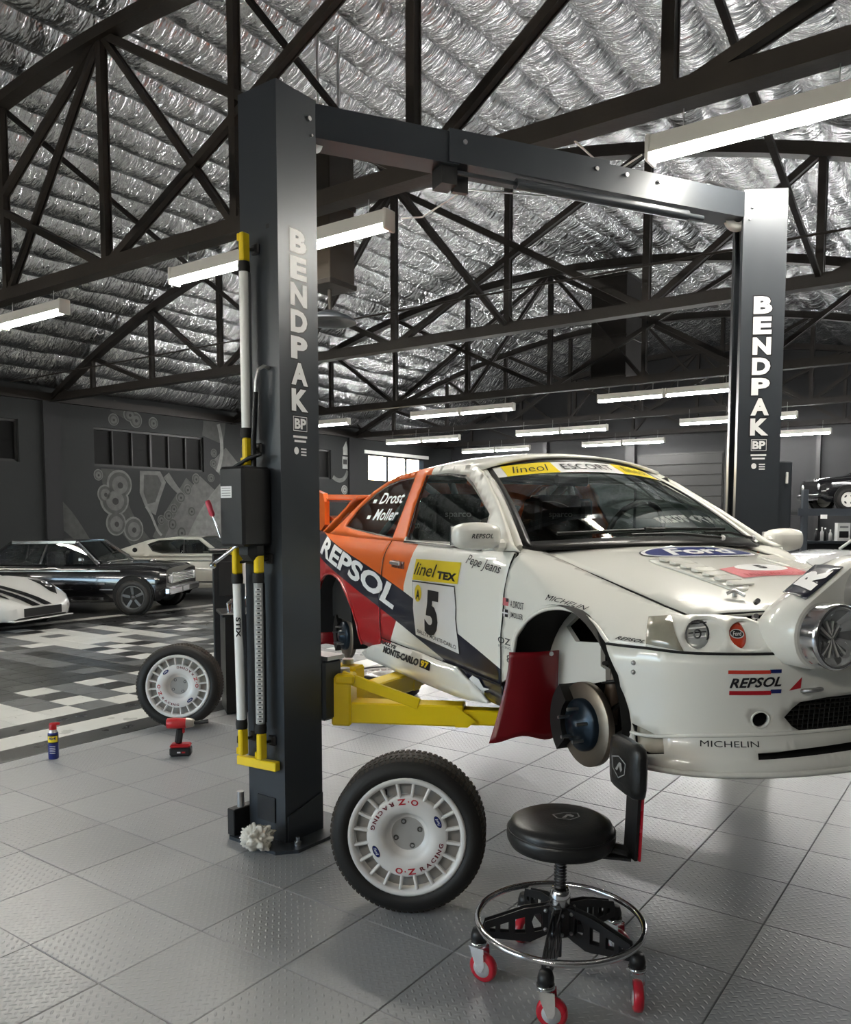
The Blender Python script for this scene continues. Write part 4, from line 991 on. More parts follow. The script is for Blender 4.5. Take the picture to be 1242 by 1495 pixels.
# mirrors
for s in (-1, 1):
    zm = 1.477 if s < 0 else 1.445
    mo = MB().box((.985, s * .815, zm), (.11, .21, .115), bev=.030); me = mo.mesh('mirror')
    o = link('door_mirror', me, M_PW, rally, 35); md = o.modifiers.new('round', 'SUBSURF'); md.levels = md.render_levels = 2
    MB().box((.99, s * .715, 1.44), (.05, .06, .05), bev=.015).build('mirror_stalk', M_PW, o)
    MB().box((.930, s * .82, zm), (.008, .165, .08), bev=.003).build('mirror_glass', M_CHROME, o)
    if s < 0: flat('mirror_lettering', text2d('REPSOL', .095, .018, .02, .3, 1.1), M_DECALB, o, frame((1.0415, -.815, 1.478), (0, 1, 0), (0, 0, 1)))
# ------------------------------------------------------------------ nose: lamp clusters, bumper, spoiler
SM = S_MAX
def nz_off(d): return lambda s, z: nose_P(s, z, smooth_tab(NOSE_OFF, z) + d)
def circ(c, rx, ry, n=20): return [(c[0] + rx * math.cos(2 * PI * i / n), c[1] + ry * math.sin(2 * PI * i / n)) for i in range(n)]
clus = [(.288, 1.158), (.409, 1.152), (.55, 1.152), (.70, 1.155), (.715, 1.19), (.685, 1.228), (.62, 1.25), (.52, 1.258), (.42, 1.255), (.345, 1.25), (.268, 1.24)]
hl, rdl = circ((.470, 1.202), .064, .045), circ((.605, 1.201), .056, .041)
turn = [(.268, 1.24), (.343, 1.249), (.375, 1.20), (.409, 1.153), (.288, 1.163)]
for mir in (False, True):
    cl = sheet('lamp_cluster', fill2d(clus, (hl, rdl), .02), nose, M_PW, rally, (1, -1, .2), .01, mirror=mir)
    sheet('turn_lens', fill2d(turn, (), .03), nose, mat('turn_lens', (.30, .28, .22), .10, .0, var=.15, scale=30, coat=1.0), cl, (1, -1, .2), .006, .004, mirror=mir)
    for lp, c, rx, ry, mm in ((hl, (.448, 1.202), .040, .043, M_LENSG), (rdl, (.579, 1.202), .029, .040, mat('red_lamp_cover', (.62, .05, .012), .3, coat=.6))):
        # bowl: recessed cone between the opening and the lamp
        n = len(lp); inn = circ(c, rx, ry, n); vs = lp + inn; fs = [(i, (i + 1) % n, n + (i + 1) % n, n + i) for i in range(n)]
        def bowl(u, v, lp=lp): 
            return nose_P(u, v, smooth_tab(NOSE_OFF, v) - .001)
        co = [Vector(nose_P(u, v, smooth_tab(NOSE_OFF, v))) for u, v in lp] + [Vector(nose_P(u, v, smooth_tab(NOSE_OFF, v) - .018)) for u, v in inn]
        if mir: co = [Vector((p.x, -p.y, p.z)) for p in co]
        MB().add(co, fs, True).build('lamp_bowl', M_PW, cl)
        lens = sheet('head_lamp' if mm is M_LENSG else 'lamp_cover', fill2d(inn, (), .015), nz_off(-.016), mm, cl, (1, -1, .2), .004, mirror=mir)
        if mm is M_LENSG:
            for r0, r1 in ((1.0, .86), (.35, .22)):
                co = [Vector(nose_P(c[0] + rx * r * math.cos(a), c[1] + ry * r * math.sin(a), smooth_tab(NOSE_OFF, c[1]) - .006)) for r in (r0, r1) for a in [2 * PI * i / 24 for i in range(24)]]
                if mir: co = [Vector((p.x, -p.y, p.z)) for p in co]
                MB().add(co, [(i, (i + 1) % 24, 24 + (i + 1) % 24, 24 + i) for i in range(24)], True).build('lamp_ring', M_CHROME, lens)
            for k in range(-2, 3):
                a0 = Vector(nose_P(c[0] - rx * .75, c[1] + .014 * k, smooth_tab(NOSE_OFF, c[1]) - .009)); a1 = Vector(nose_P(c[0] + rx * .75, c[1] + .014 * k + .008, smooth_tab(NOSE_OFF, c[1]) - .009))
                if mir: a0.y *= -1; a1.y *= -1
                MB().bar(a0, a1, .002, .004).build('lamp_flute', M_WHITE if k % 2 else M_BLACK, lens)
        elif not mir:
            decal('oval_badge', oval2d(.046, .026), nz_off(-.016), c, M_DECALW, lens, out=(1, -1, .2), off=.002); decal('oval_badge', oval2d(.040, .021), nz_off(-.016), c, M_DECALB, lens, out=(1, -1, .2), off=.003); decal('badge_script', text2d('Ford', .03, .012, .02, .3), nz_off(-.016), c, M_DECALW, lens, out=(1, -1, .2), off=.004)
bo_r = [(.203, 1.058), (.150, 1.148), (.288, 1.149), (.409, 1.146), (.533, 1.147), (.690, 1.147), (.735, 1.128), (.80, 1.118)]
bo_b = [(.80, .796), (.647, .792), (.52, .792), (.40, .793), (.30, .797), (.262, .815), (.239, .856), (.225, .92), (.214, .986)]
mr = lambda L_: [(2 * SM - s, z) for s, z in L_[::-1]]
bump_o = bo_r + mr(bo_r) + mr(bo_b) + bo_b
bump_o = bo_r + mr(bo_r)[:] + [(2 * SM - s, z) for s, z in bo_b[::-1]] + bo_b
gr_h = [(.716, .958), (.742, .985), (.765, 1.002), (.86, 1.012), (SM, 1.018)]; gr_l = [(SM, .908), (.86, .910), (.771, .913), (.742, .93)]
grille = gr_h + [(2 * SM - s, z) for s, z in gr_h[-2::-1]] + [(2 * SM - s, z) for s, z in gr_l[::-1][:-1]] + gr_l
fogs = [circ((.640, .953), .0255, .0225, 16), circ((2 * SM - .640, .953), .0255, .0225, 16)]
slot = [(.628, .858), (SM, .872), (2 * SM - .628, .858), (2 * SM - .624, .840), (SM, .852), (.624, .840)]
intk = [(.247, .912), (.300, .898), (.353, .882), (.366, .842), (.320, .834), (.272, .845)]
intk2 = [(2 * SM - s, z) for s, z in intk]
bumper = sheet('front_bumper', fill2d(bump_o, [grille, *fogs, slot, intk, intk2], .025), nose, M_PW, rally, (1, 0, 0), .012)
sheet('bumper_cavity', fill2d([(.20, 1.10), (2 * SM - .20, 1.10), (2 * SM - .26, .82), (.26, .82)], (), .05), nz_off(-.05), M_DARK, bumper, (1, 0, 0), 0)
sheet('intake_duct', fill2d(intk, (), .02), nz_off(-.022), mat('intake_grey', (.42, .40, .34), .5), bumper, (1, -1, 0), .004)
gm = MB()
for i in range(7):
    z = .918 + .0145 * i; gm.tube([nose_P(.735 + (2 * SM - 1.47) * k / 24, z, smooth_tab(NOSE_OFF, z) - .014) for k in range(25)], .0035, 4)
for k in range(36): 
    s = .75 + (2 * SM - 1.5) * k / 35; gm.tube([nose_P(s, .912, -.02), nose_P(s + .01, 1.012, -.02)], .0022, 4)
gm.build('grille_mesh', mat('grille_black', (.025, .024, .022), .4, .5), bumper)['kind'] = 'stuff'
for lp in ((circ((.640, .953), .030, .027, 20), circ((.640, .953), .025, .022, 20)),):
    sheet('fog_rim', fill2d(lp[0], (lp[1],), .012), nose, M_PW, bumper, (1, -1, 0), .004, .003)
# lens-shaped dimple beside the fog hole, crease line above the spoiler, splitter lip
sheet('spoiler_lip', ([(.262 + (2 * SM - .524) * i / 60, z) for i in range(61) for z in (.790, .802)], [(2 * i, 2 * i + 2, 2 * i + 3, 2 * i + 1) for i in range(60)]), nz_off(.012), M_PW, bumper, (1, 0, 0), .02)
MB().tube([nose_P(.24 + (SM - .24) * 2 * k / 60, .900 + .012 * math.sin(PI * k / 60) - .02 * math.exp(-((k / 60 - .03) * 14) ** 2), -.006) for k in range(61)], .006, 6).build('bumper_crease', M_PW, bumper)
for z in (1.104, 1.075): MB().sphere(nose(.257, z), .008, 8, 6).build('bumper_bolt', M_GALV, bumper)
# markings on the bumper
NO = (1, -1, 0)
decal('logo_bar', rect2d(.125, .0105), nose, (.598, 1.098), mat('orange_vinyl', (.62, .05, .03), .35), bumper, out=NO); decal('logo_bar', rect2d(.036, .0105), nose, (.676, 1.100), M_DECALN, bumper, out=NO)
decal('logo_bar', rect2d(.125, .0125), nose, (.604, 1.035), M_DECALR, bumper, out=NO); decal('logo_bar', rect2d(.034, .0125), nose, (.681, 1.039), M_DECALN, bumper, out=NO)
decal('logo_lettering', text2d('REPSOL', .155, .030, .03, .3, 1.05), nose, (.618, 1.067), M_DECALB, bumper, rot=.03, out=NO)
decal('lettering', text2d('MICHELIN', .172, .0180, .0, 0, 1.0), nose, (.549, .880), M_DECALB, bumper, out=NO)
decal('tow_arrow', poly2d([(-.022, -.018), (.016, -.012), (.016, .022)]), nose, (.745, 1.058), M_DECALR, bumper, out=NO)
MB().tube([Vector(nose(.79, 1.040)) + Vector((.012 + .022 * math.sin(a), .03 * math.cos(a), .006 * math.sin(a))) for a in [2 * PI * i / 16 for i in range(16)]], .007, 6, closed=True).build('tow_loop', M_GALV, bumper)
# dark upper grille behind the lamp pod
sheet('upper_grille', fill2d([(.69, 1.15), (2 * SM - .69, 1.15), (2 * SM - .72, 1.22), (.72, 1.22)], (), .04), nz_off(-.03), M_DARK, rally, (1, 0, 0), .004)
MB().tube([nose_P(.70 + (SM - .70) * 2 * k / 20, 1.152, -.005) for k in range(21)], .008, 6).build('grille_bar', M_CHROME, rally)
# ------------------------------------------------------------------ lamp pod with four driving lamps
LAMPS = [(-.312, 1.214), (-.132, 1.325), (.132, 1.325), (.312, 1.214)]
def hull2d(pts):
    pts = sorted(set(pts)); 
    def half(ps):
        h = []
        for p in ps:
            while len(h) > 1 and (h[-1][0] - h[-2][0]) * (p[1] - h[-2][1]) - (h[-1][1] - h[-2][1]) * (p[0] - h[-2][0]) <= 0: h.pop()
            h.append(p)
        return h
    return half(pts)[:-1] + half(pts[::-1])[:-1]
def pod_outline(x, g):
    """closed outline in (y,z): hull around the four lamps plus margin g, resampled to 72 points"""
    h = hull2d([(y + (.095 + g) * math.cos(2 * PI * i / 40), max(1.115, z + (.095 + g) * math.sin(2 * PI * i / 40))) for y, z in LAMPS for i in range(40)])
    L_ = [math.hypot(h[i][0] - h[i - 1][0], h[i][1] - h[i - 1][1]) for i in range(len(h))]; T = sum(L_); st_ = max(range(len(h)), key=lambda i: h[i][0])
    h = h[st_:] + h[:st_]; out = []; L_ = [math.hypot(h[(i + 1) % len(h)][0] - h[i][0], h[(i + 1) % len(h)][1] - h[i][1]) for i in range(len(h))]; i = 0; acc = 0
    for k in range(72):
        s_ = T * k / 72
        while acc + L_[i] < s_: acc += L_[i]; i += 1
        t = (s_ - acc) / L_[i]; p, q = h[i], h[(i + 1) % len(h)]; out.append((x, p[0] + (q[0] - p[0]) * t, p[1] + (q[1] - p[1]) * t))
    return out
rings = [pod_outline(2.192, .010), pod_outline(2.18, .016), pod_outline(2.12, .018), pod_outline(2.04, .0), pod_outline(1.99, -.03)]
rings[3] = [(x, y * .985, z - .012 if z > 1.25 else z) for x, y, z in rings[3]]; rings[4] = [(x, y * .95, min(z - .05, bonnet_z(1.99, y) + .05) if z > 1.25 else z) for x, y, z in rings[4]]
pod = MB(); vs = [v for r in rings for v in r]; fs = [(k * 72 + i, k * 72 + (i + 1) % 72, (k + 1) * 72 + (i + 1) % 72, (k + 1) * 72 + i) for k in range(4) for i in range(72)]
pod.add(vs, fs, True).add(rings[0], [tuple(range(72))]); pod = pod.build('lamp_pod', M_PW, rally)
for y, z in LAMPS:
    Mx = Matrix.Translation((2.243, y, z)) @ Matrix.Rotation(PI / 2, 4, 'Y')
    lm = MB().lathe([(.094, -.06), (.096, .0), (.094, .012), (.086, .016), (.083, .010)], 36, Mx).build('driving_lamp', M_CHROME, pod)
    MB().lathe([(.084, .010), (.070, -.012), (.045, -.035), (.02, -.045), (.0, -.046)], 32, Mx).build('reflector', M_REFL, lm)
    n_f = 14
    for k in range(n_f):
        a0, a1 = 2 * PI * k / n_f, 2 * PI * (k + 1) / n_f; dz = (.004, -.006, .007, -.002)[k % 4]
        MB().add([Mx @ Vector((.020 * math.cos(a0), .020 * math.sin(a0), -.036)), Mx @ Vector((.080 * math.cos(a0), .080 * math.sin(a0), .002 + dz)), Mx @ Vector((.080 * math.cos(a1), .080 * math.sin(a1), .002 - dz)), Mx @ Vector((.020 * math.cos(a1), .020 * math.sin(a1), -.034))], [(0, 1, 2, 3)]).build('reflector_facet', M_REFL2 if k % 3 == 0 else M_REFL, lm)  # alternating tints paint bright and dark reflections into the bowl
    MB().lathe([(.083, .010), (.06, .018), (.03, .022), (0, .024)], 32, Mx).build('lens', glass_material('lamp_lens', (.93, .94, .95), .03) if 'lamp_lens' not in MATS else MATS['lamp_lens'], lm)
    for k in range(9):
        a = -1.1 + .275 * k
        MB().bar(Mx @ Vector((-.045 * math.cos(a), -.05 * math.sin(a) - .012, -.014)), Mx @ Vector((.060 * math.cos(a * .5), .064 * math.sin(a), -.006)), .006, .005).build('lens_flute', M_WHITE if k % 2 else M_REFL2, lm)  # flutes in white and grey paint the bright streaks of the lens
    MB().cyl(Mx @ Vector((0, 0, -.04)), Mx @ Vector((0, 0, -.01)), .012, 10).build('bulb_shield', M_CHROME, lm)
# navy band with white initial on the slanting shoulder between lower and upper lamp
_d = Vector((LAMPS[1][0] - LAMPS[0][0], LAMPS[1][1] - LAMPS[0][1])).normalized(); _n = Vector((-_d.y, _d.x)); _o = Vector(LAMPS[0]) + _n * .113
def podface(u, v):
    """u along the slope from the lower to the upper lamp, v along the car"""
    p = _o + _d * u - _n * (.12 * max(0.0, 2.12 - v)); return (v, p.x, p.y)
def pf(d, uo, vo): return [(uo + x, vo - y) for x, y in d[0]], d[1]
sheet('name_band', pf(cutgrid(poly2d([(-.075, -.055), (.095, -.055), (.105, .055), (-.045, .055)]), .03), .085, 2.125), podface, M_PN, pod, (0, -.5, .86), .002, .003)
sheet('name_initial', pf(cutgrid(text2d('R', .105, .088, .06, .25), .03), .100, 2.125), podface, M_DECALW, pod, (0, -.5, .86), 0, .0055)
for y, z in ((-.40, 1.30), (-.405, 1.255)): MB().cyl((2.03, y, z - .005), (2.05, y - .012, z + .003), .008, 8).build('pod_fastener', M_GALV, pod)
# ------------------------------------------------------------------ side markings
decal('number_panel', poly2d([(.094, 1.236), (.596, 1.246), (.678, .945), (.162, .966)]), side_P, (0, 0), M_DECALB, door_r, off=.0015)
decal('number_panel', poly2d([(.101, 1.23), (.59, 1.24), (.670, .952), (.169, .972)]), side_P, (0, 0), M_DECALW, door_r, off=.0025)
decal('start_number', text2d('5', .155, .215, .045), side_P, (.360, 1.098), M_DECALB, door_r, off=.004)
decal('class_badge', oval2d(.085, .085), side_P, (.180, 1.178), M_DECALY, door_r, off=.004); decal('class_letter', text2d('A', .05, .05, .03), side_P, (.182, 1.172), M_DECALB, door_r, off=.0052)
decal('panel_print', text2d('RALLYE MONTE-CARLO', .45, .018, .005), side_P, (.415, .985), M_DECALB, door_r, rot=-.04, off=.004)
decal('sponsor_panel', poly2d([(.123, 1.345), (.636, 1.352), (.624, 1.256), (.101, 1.240)]), side_P, (0, 0), M_DECALY, door_r, off=.003)
decal('sponsor_lettering', text2d('linel', .27, .062, .0, .35), side_P, (.252, 1.298), M_DECALB, door_r, off=.0045); decal('sponsor_lettering', text2d('TEX', .21, .036, .05, .1), side_P, (.505, 1.283), M_DECALB, door_r, off=.0045)
decal('script_lettering', text2d('Pepe Jeans', .34, .052, .004, .4), side_P, (.852, 1.352), M_DECALB, door_r, rot=-.08, off=.003)
qr = [o for o in rally.children if o.name.startswith('rear_quarter')][0]
decal('side_lettering', text2d('REPSOL', 1.46, .128, .035, .22, 1.0), side_P, (-.835, 1.248), M_DECALW, qr, rot=-.172, off=.004)
for zc, wd, nm in ((1.662, .36, 'Drost'), (1.566, .36, 'Moller')):
    x0 = -.57 if zc > 1.6 else -.56
    decal('name_lettering', text2d(nm, wd, .066, .022, .2, 1.05), lambda x, z: (x, -body_hw(x, z) + .010, z), (x0, zc), M_DECALW, qglass, off=.003)
    decal('name_flag', rect2d(.055, .022), lambda x, z: (x, -body_hw(x, z) + .010, z), (x0 - .26, zc - .015), M_DECALW, qglass, off=.003)
for t, fl in ((1.222, 0), (1.178, 1)):
    decal('flag_mark', rect2d(.048, .030), fender_P, (1.088, t), (M_PINK, M_DECALB)[fl], wing_r, off=.002)
    if fl: decal('flag_mark', rect2d(.048, .006), fender_P, (1.088, t), M_DECALW, wing_r, off=.003); decal('flag_mark', rect2d(.010, .030), fender_P, (1.082, t), M_DECALW, wing_r, off=.003)
    else: decal('flag_mark', rect2d(.020, .014), fender_P, (1.102, t + .008), M_DECALB, wing_r, off=.003)
    decal('crew_lettering', text2d(('A.DROST', 'J.MOLLER')[fl], .108, .026, .005), fender_P, (1.180, t - .004), M_DECALB, wing_r, off=.002)
decal('lettering', text2d('MICHELIN', .185, .022, .0, .15, 1.0), fender_P, (1.462, 1.268), M_DECALB, wing_r, off=.002)
decal('lettering', text2d('OZ', .105, .026, .01), fender_P, (1.098, 1.070), M_DECALB, wing_r, off=.002); decal('lettering', text2d('RACING', .105, .010, .01), fender_P, (1.102, 1.046), mat('print_grey', (.25, .25, .25), .5), wing_r, off=.002)
decal('lettering', text2d('8', .03, .03, .01), fender_P, (1.135, 1.005), M_DECALB, wing_r, off=.002)
decal('lettering', text2d('REPSOL', .088, .015, .02, .3, 1.1), fender_P, (1.786, 1.176), M_DECALB, wing_r, off=.002)
decal('skirt_lettering', text2d('MONTE-CARLO', .50, .036, .06, .25), skirt_P, (.02, .846), M_DECALB, skirt_r, rot=.01, off=.003); decal('skirt_lettering', text2d('RALLYE', .24, .018, .06, .2), skirt_P, (-.16, .876), M_DECALB, skirt_r, off=.003)
decal('skirt_badge', rect2d(.12, .040), skirt_P, (.345, .852), M_DECALB, skirt_r, off=.003); decal('skirt_badge', text2d('97', .09, .03, .05), skirt_P, (.345, .853), M_DECALY, skirt_r, off=.0045)
sl = [o for o in rally.children if o.name.startswith('sill')][0]
decal('wing_mark', poly2d([(-.10, .015), (-.06, .035), (.0, .03), (.03, .0), (.09, .005), (.03, -.015), (.0, -.05), (-.01, -.02), (-.07, -.02)]), side_P, (.86, .845), M_DECALW, sl, off=.003)
# door handle, fuel flap
hd = sheet('door_handle', fill2d([(-.205, 1.325), (-.03, 1.322), (-.03, 1.284), (-.205, 1.287)], (), .03), side_P, mat('handle_dark', (.10, .03, .02), .3), door_r, R_, .004, .001)
MB().bar(Vector(side_P(-.19, 1.312)) + Vector((0, -.016, 0)), Vector(side_P(-.05, 1.310)) + Vector((0, -.016, 0)), .014, .02, bev=.004).build('handle_bar', M_GALV, hd)
# ------------------------------------------------------------------ inside
MB().grid(lambda u, v: Vector((-1.6 + 2.55 * u, -.62 + 1.24 * v, .86)), 1, 1).build('cabin_floor', M_DARK, rally)
MB().box((.98, 0, 1.10), (.04, 1.28, .60)).build('firewall', M_DARK, rally)
MB().box((.80, 0, 1.365), (.36, 1.24, .12), bev=.05).build('dashboard', M_SEAT, rally)
for s in (-1, 1):
    MB().grid(lambda u, v: Vector((-1.5 + 2.5 * u, s * .655, .88 + .52 * v)), 2, 2).build('door_card', M_PO if s > 0 else M_DARK, rally)
    st = MB().box((-.02, s * .33, 1.02), (.50, .44, .16), bev=.05).build('seat_cushion', M_SEAT, rally)
    MB().prism([(-.24, -.02), (.24, -.02), (.26, .30), (.22, .44), (.17, .60), (.12, .66), (-.12, .66), (-.17, .60), (-.22, .44), (-.26, .30)], -.05, .07, Matrix.Translation((-.27, s * .33, 1.02)) @ Matrix(((0, .0, 1, 0), (1, 0, 0, 0), (0, 1, .0, 0), (0, 0, 0, 1))) ).build('seat_back', M_SEAT, st)
    for e in (-1, 1): MB().box((-.22, s * .33 + e * .17, 1.56), (.16, .05, .20), bev=.02).build('head_wing', M_SEAT, st)
    flat('seat_lettering', text2d('sparco', .16, .035, .02), mat('print_grey', (.25, .25, .25), .5), st, frame((-.195, s * .33, 1.56), (0, 1, 0), (0, 0, 1)), .003)
    if s < 0: flat('seat_lettering', text2d('sparco', .20, .038, .02), mat('print_grey', (.25, .25, .25), .5), st, frame((-.22, -.332 - .255, 1.50), (1, 0, 0), (0, 0, 1)), .003)
def cage(pts, nm='cage_tube', r=.020): MB().tube(pts, r, 10).build(nm, M_CAGE, rally)
for s in (-1, 1):
    cage([(-.36, s * .60, .9), (-.36, s * .60, 1.45), (-.36, s * .49, 1.76)]); cage([(.86, s * .60, .95), (.84, s * .60, 1.42), (.40, s * .455, 1.755), (-.36, s * .47, 1.775)])
    cage([(-.36, s * .47, 1.76), (-1.2, s * .50, 1.32)]); cage([(-.34, s * .60, 1.02), (.80, s * .60, 1.30)]); cage([(-.30, s * .60, 1.34), (.3, s * .60, 1.16), (.82, s * .60, 1.0)])
cage([(-.36, -.49, 1.765), (-.36, .49, 1.765)]); cage([(.40, -.455, 1.75), (.40, .455, 1.75)]); cage([(-.36, -.47, 1.74), (-.36, .56, 1.0)]); cage([(-.36, .47, 1.74), (-.36, -.56, 1.0)])
cage([(.40, .44, 1.74), (-.36, -.44, 1.77)]); cage([(-.36, -.30, 1.76), (-1.25, .3, 1.34)])
MB().tube([(.50 + .06 * math.sin(a), .33 + .165 * math.cos(a), 1.47 + .155 * math.sin(a)) for a in [2 * PI * i / 28 for i in range(28)]], .014, 8, closed=True).cyl((.52, .33, 1.47), (.72, .33, 1.40), .025, 10).bar((.50, .18, 1.47), (.50, .48, 1.47), .01, .025).build('steering_wheel', M_BLACK, rally)
MB().box((.42, .0, 1.735), (.03, .20, .06), bev=.015).build('rear_view_mirror', M_BLACK, rally)
MB().box((-.6, 0, 1.15), (.3, .8, .4), bev=.05).build('spare_cover', M_SEAT, rally)
INNER = [(1.19, 1.189), (1.298, 1.184), (1.216, 1.13), (1.281, 1.081), (1.442, 1.098), (1.444, 1.014), (1.475, 1.006), (1.476, .964), (1.388, .938), (1.352, .909), (1.187, .877), (1.103, .89), (1.10, 1.012), (1.13, 1.108)]
# ------------------------------------------------------------------ wheel wells, running gear
M_ROT = mat('brake_disc', (.30, .25, .20), .38, .9, var=.2, scale=12); M_HUB = mat('hub_blue_black', (.014, .024, .036), .3, .6, var=.3, scale=15); M_SUSP = mat('suspension_black', (.014, .013, .012), .45, .2)
for s in (-1, 1):
    for ax, c_, r_ in (('front', (1.455, .86), .385), ('rear', (-1.205, .80), .40)):
        L_ = MB().lathe([(r_, -.30), (r_, .0)], 28, Matrix.Translation((c_[0], s * .742, c_[1])) @ Matrix.Rotation(-s * PI / 2, 4, 'X') @ Matrix.Rotation(0, 4, 'Z'), a0=-PI * 0.02 if s > 0 else PI * .98 - PI * 0, a1=PI * 1.02 if s > 0 else PI * 2.02)
        vs = [v for v in L_.v]; L2 = MB()
        n = 28; prof = []
        for i in range(n + 1):
            a = -.12 + (PI + .24) * i / n; prof.append((c_[0] + r_ * math.cos(a), c_[1] + r_ * math.sin(a)))
        L2.add([(x, s * y, z) for y in (.738, .42) for x, z in prof], [(i, i + 1, n + 2 + i, n + 1 + i) for i in range(n)], True)
        L2.build('wheel_well', M_DARK, rally)
        MB().add([(x, s * .42, z) for x, z in prof] + [(c_[0], s * .42, c_[1])], [(i, i + 1, n + 1) for i in range(n)]).build('well_side', M_DARK, rally)
    # white inner panel behind the axle line
    MB().prism(INNER, -.01, .01, Matrix.Translation((0, s * .53, 0)) @ Matrix(((1, 0, 0, 0), (0, 0, 1, 0), (0, 1, 0, 0), (0, 0, 0, 1)))).build('inner_wing', M_PW, rally)
    for nm, cx, cz, cy in (('front', 1.45, .808, .60), ('rear', -1.28, .77, .62)):
        Mh = Matrix.Translation((cx, s * cy, cz)) @ Matrix.Rotation(-s * PI / 2, 4, 'X') if s < 0 else Matrix.Translation((cx, s * cy, cz)) @ Matrix.Rotation(-PI / 2, 4, 'X')
        if s < 0: Mh = Matrix.Translation((cx, -cy, cz)) @ Matrix.Rotation(PI / 2, 4, 'X')
        dsc = MB().lathe([(.075, -.014), (.148, -.014), (.152, -.012), (.152, .012), (.150, .014), (.075, .014)], 40, Mh).build('brake_disc', M_ROT, rally)
        MB().lathe([(.095, -.01), (.095, .03), (.085, .038), (.04, .040), (.036, .06), (.0, .062)], 30, Mh).build('hub', M_HUB, dsc)
        for k in range(5):
            a = 2 * PI * k / 5 + .3; MB().cyl(Mh @ Vector((.060 * math.cos(a), .060 * math.sin(a), .035)), Mh @ Vector((.060 * math.cos(a), .060 * math.sin(a), .085)), .0065, 8).build('wheel_stud', M_GALV, dsc)
        cal = MB()
        pl = [(r * math.cos(a), r * math.sin(a)) for r, aa in ((.168, range(0, 9)), (.098, range(8, -1, -1))) for a in [PI * .72 + .066 * PI * k for k in aa]]
        if s > 0: pl = [(-x, y) for x, y in pl][::-1]
        cal.prism(pl, -.045, .05, Mh); cal.build('brake_caliper', M_SUSP, dsc)
        MB().lathe([(.03, -.10), (.10, -.03), (.145, -.018)], 26, Mh).build('dust_shield', M_SUSP, dsc)
        MB().tube([(cx + .02, s * (cy - .08), cz + .0), (cx + .01, s * (cy - .14), cz + .34)], [.032, .028], 14).build('damper', M_GALV if False else mat('damper_brown', (.10, .07, .05), .4, .4), rally)
        sp_ = [(cx + .02 + .055 * math.cos(a), s * (cy - .12) + .055 * math.sin(a), cz + .10 + .011 * a) for a in [i * .5 for i in range(36)]]
        MB().tube(sp_, .007, 6).build('spring', M_SUSP, rally)
        MB().bar((cx, s * (cy - .05), cz - .06), (cx - .10, s * .25, cz - .02), .06, .03, bev=.008).bar((cx + .12, s * (cy - .06), cz - .04), (cx + .18, s * .22, cz + .0), .035, .03, bev=.006).build('control_arm', M_SUSP, rally)
        MB().tube([(cx, s * (cy - .04), cz), (cx, s * .2, cz + .03)], .022, 10).build('drive_shaft', M_SUSP, rally)
        MB().tube([(cx + .05, s * (cy - .06), cz + .05), (cx + .12, s * (cy - .10), cz + .12), (cx + .10, s * (cy - .16), cz + .24)], .008, 6).build('brake_hose', M_SUSP, rally)
# mud flaps: slightly curled red sheets
for s in (-1, 1):
    for x0, ya, yb, zt, zb in ((1.20, .565, .765, 1.038, .708), (-1.62, .52, .70, .98, .66)):
        def flap(u, v):
            y = ya + (yb - ya) * v; z = zt + (zb - zt) * u
            return Vector((x0 + .05 * u * u - .03 * v + .02 * math.sin(PI * v) - .035 * u, s * (y + .11 * max(0, u - .1) ** 1.6 * v), z - .012 * math.sin(2.6 * PI * v) * u))
        o = MB().grid(flap, 14, 12).build('mud_flap', M_FLAP, rally); md = o.modifiers.new('thickness', 'SOLIDIFY'); md.thickness = .006
        MB().cyl(flap(.03, .2) + Vector((-.004, 0, 0)), flap(.03, .2) + Vector((.012, 0, 0)), .009, 10).build('flap_bolt', M_GALV, o)
MB().box((-.1, 0, .815), (3.3, .98, .03)).build('underbody', M_DARK, rally)
MB().box((1.30, 0, .90), (.9, .5, .14), bev=.04).build('sump_guard', M_DARK, rally)
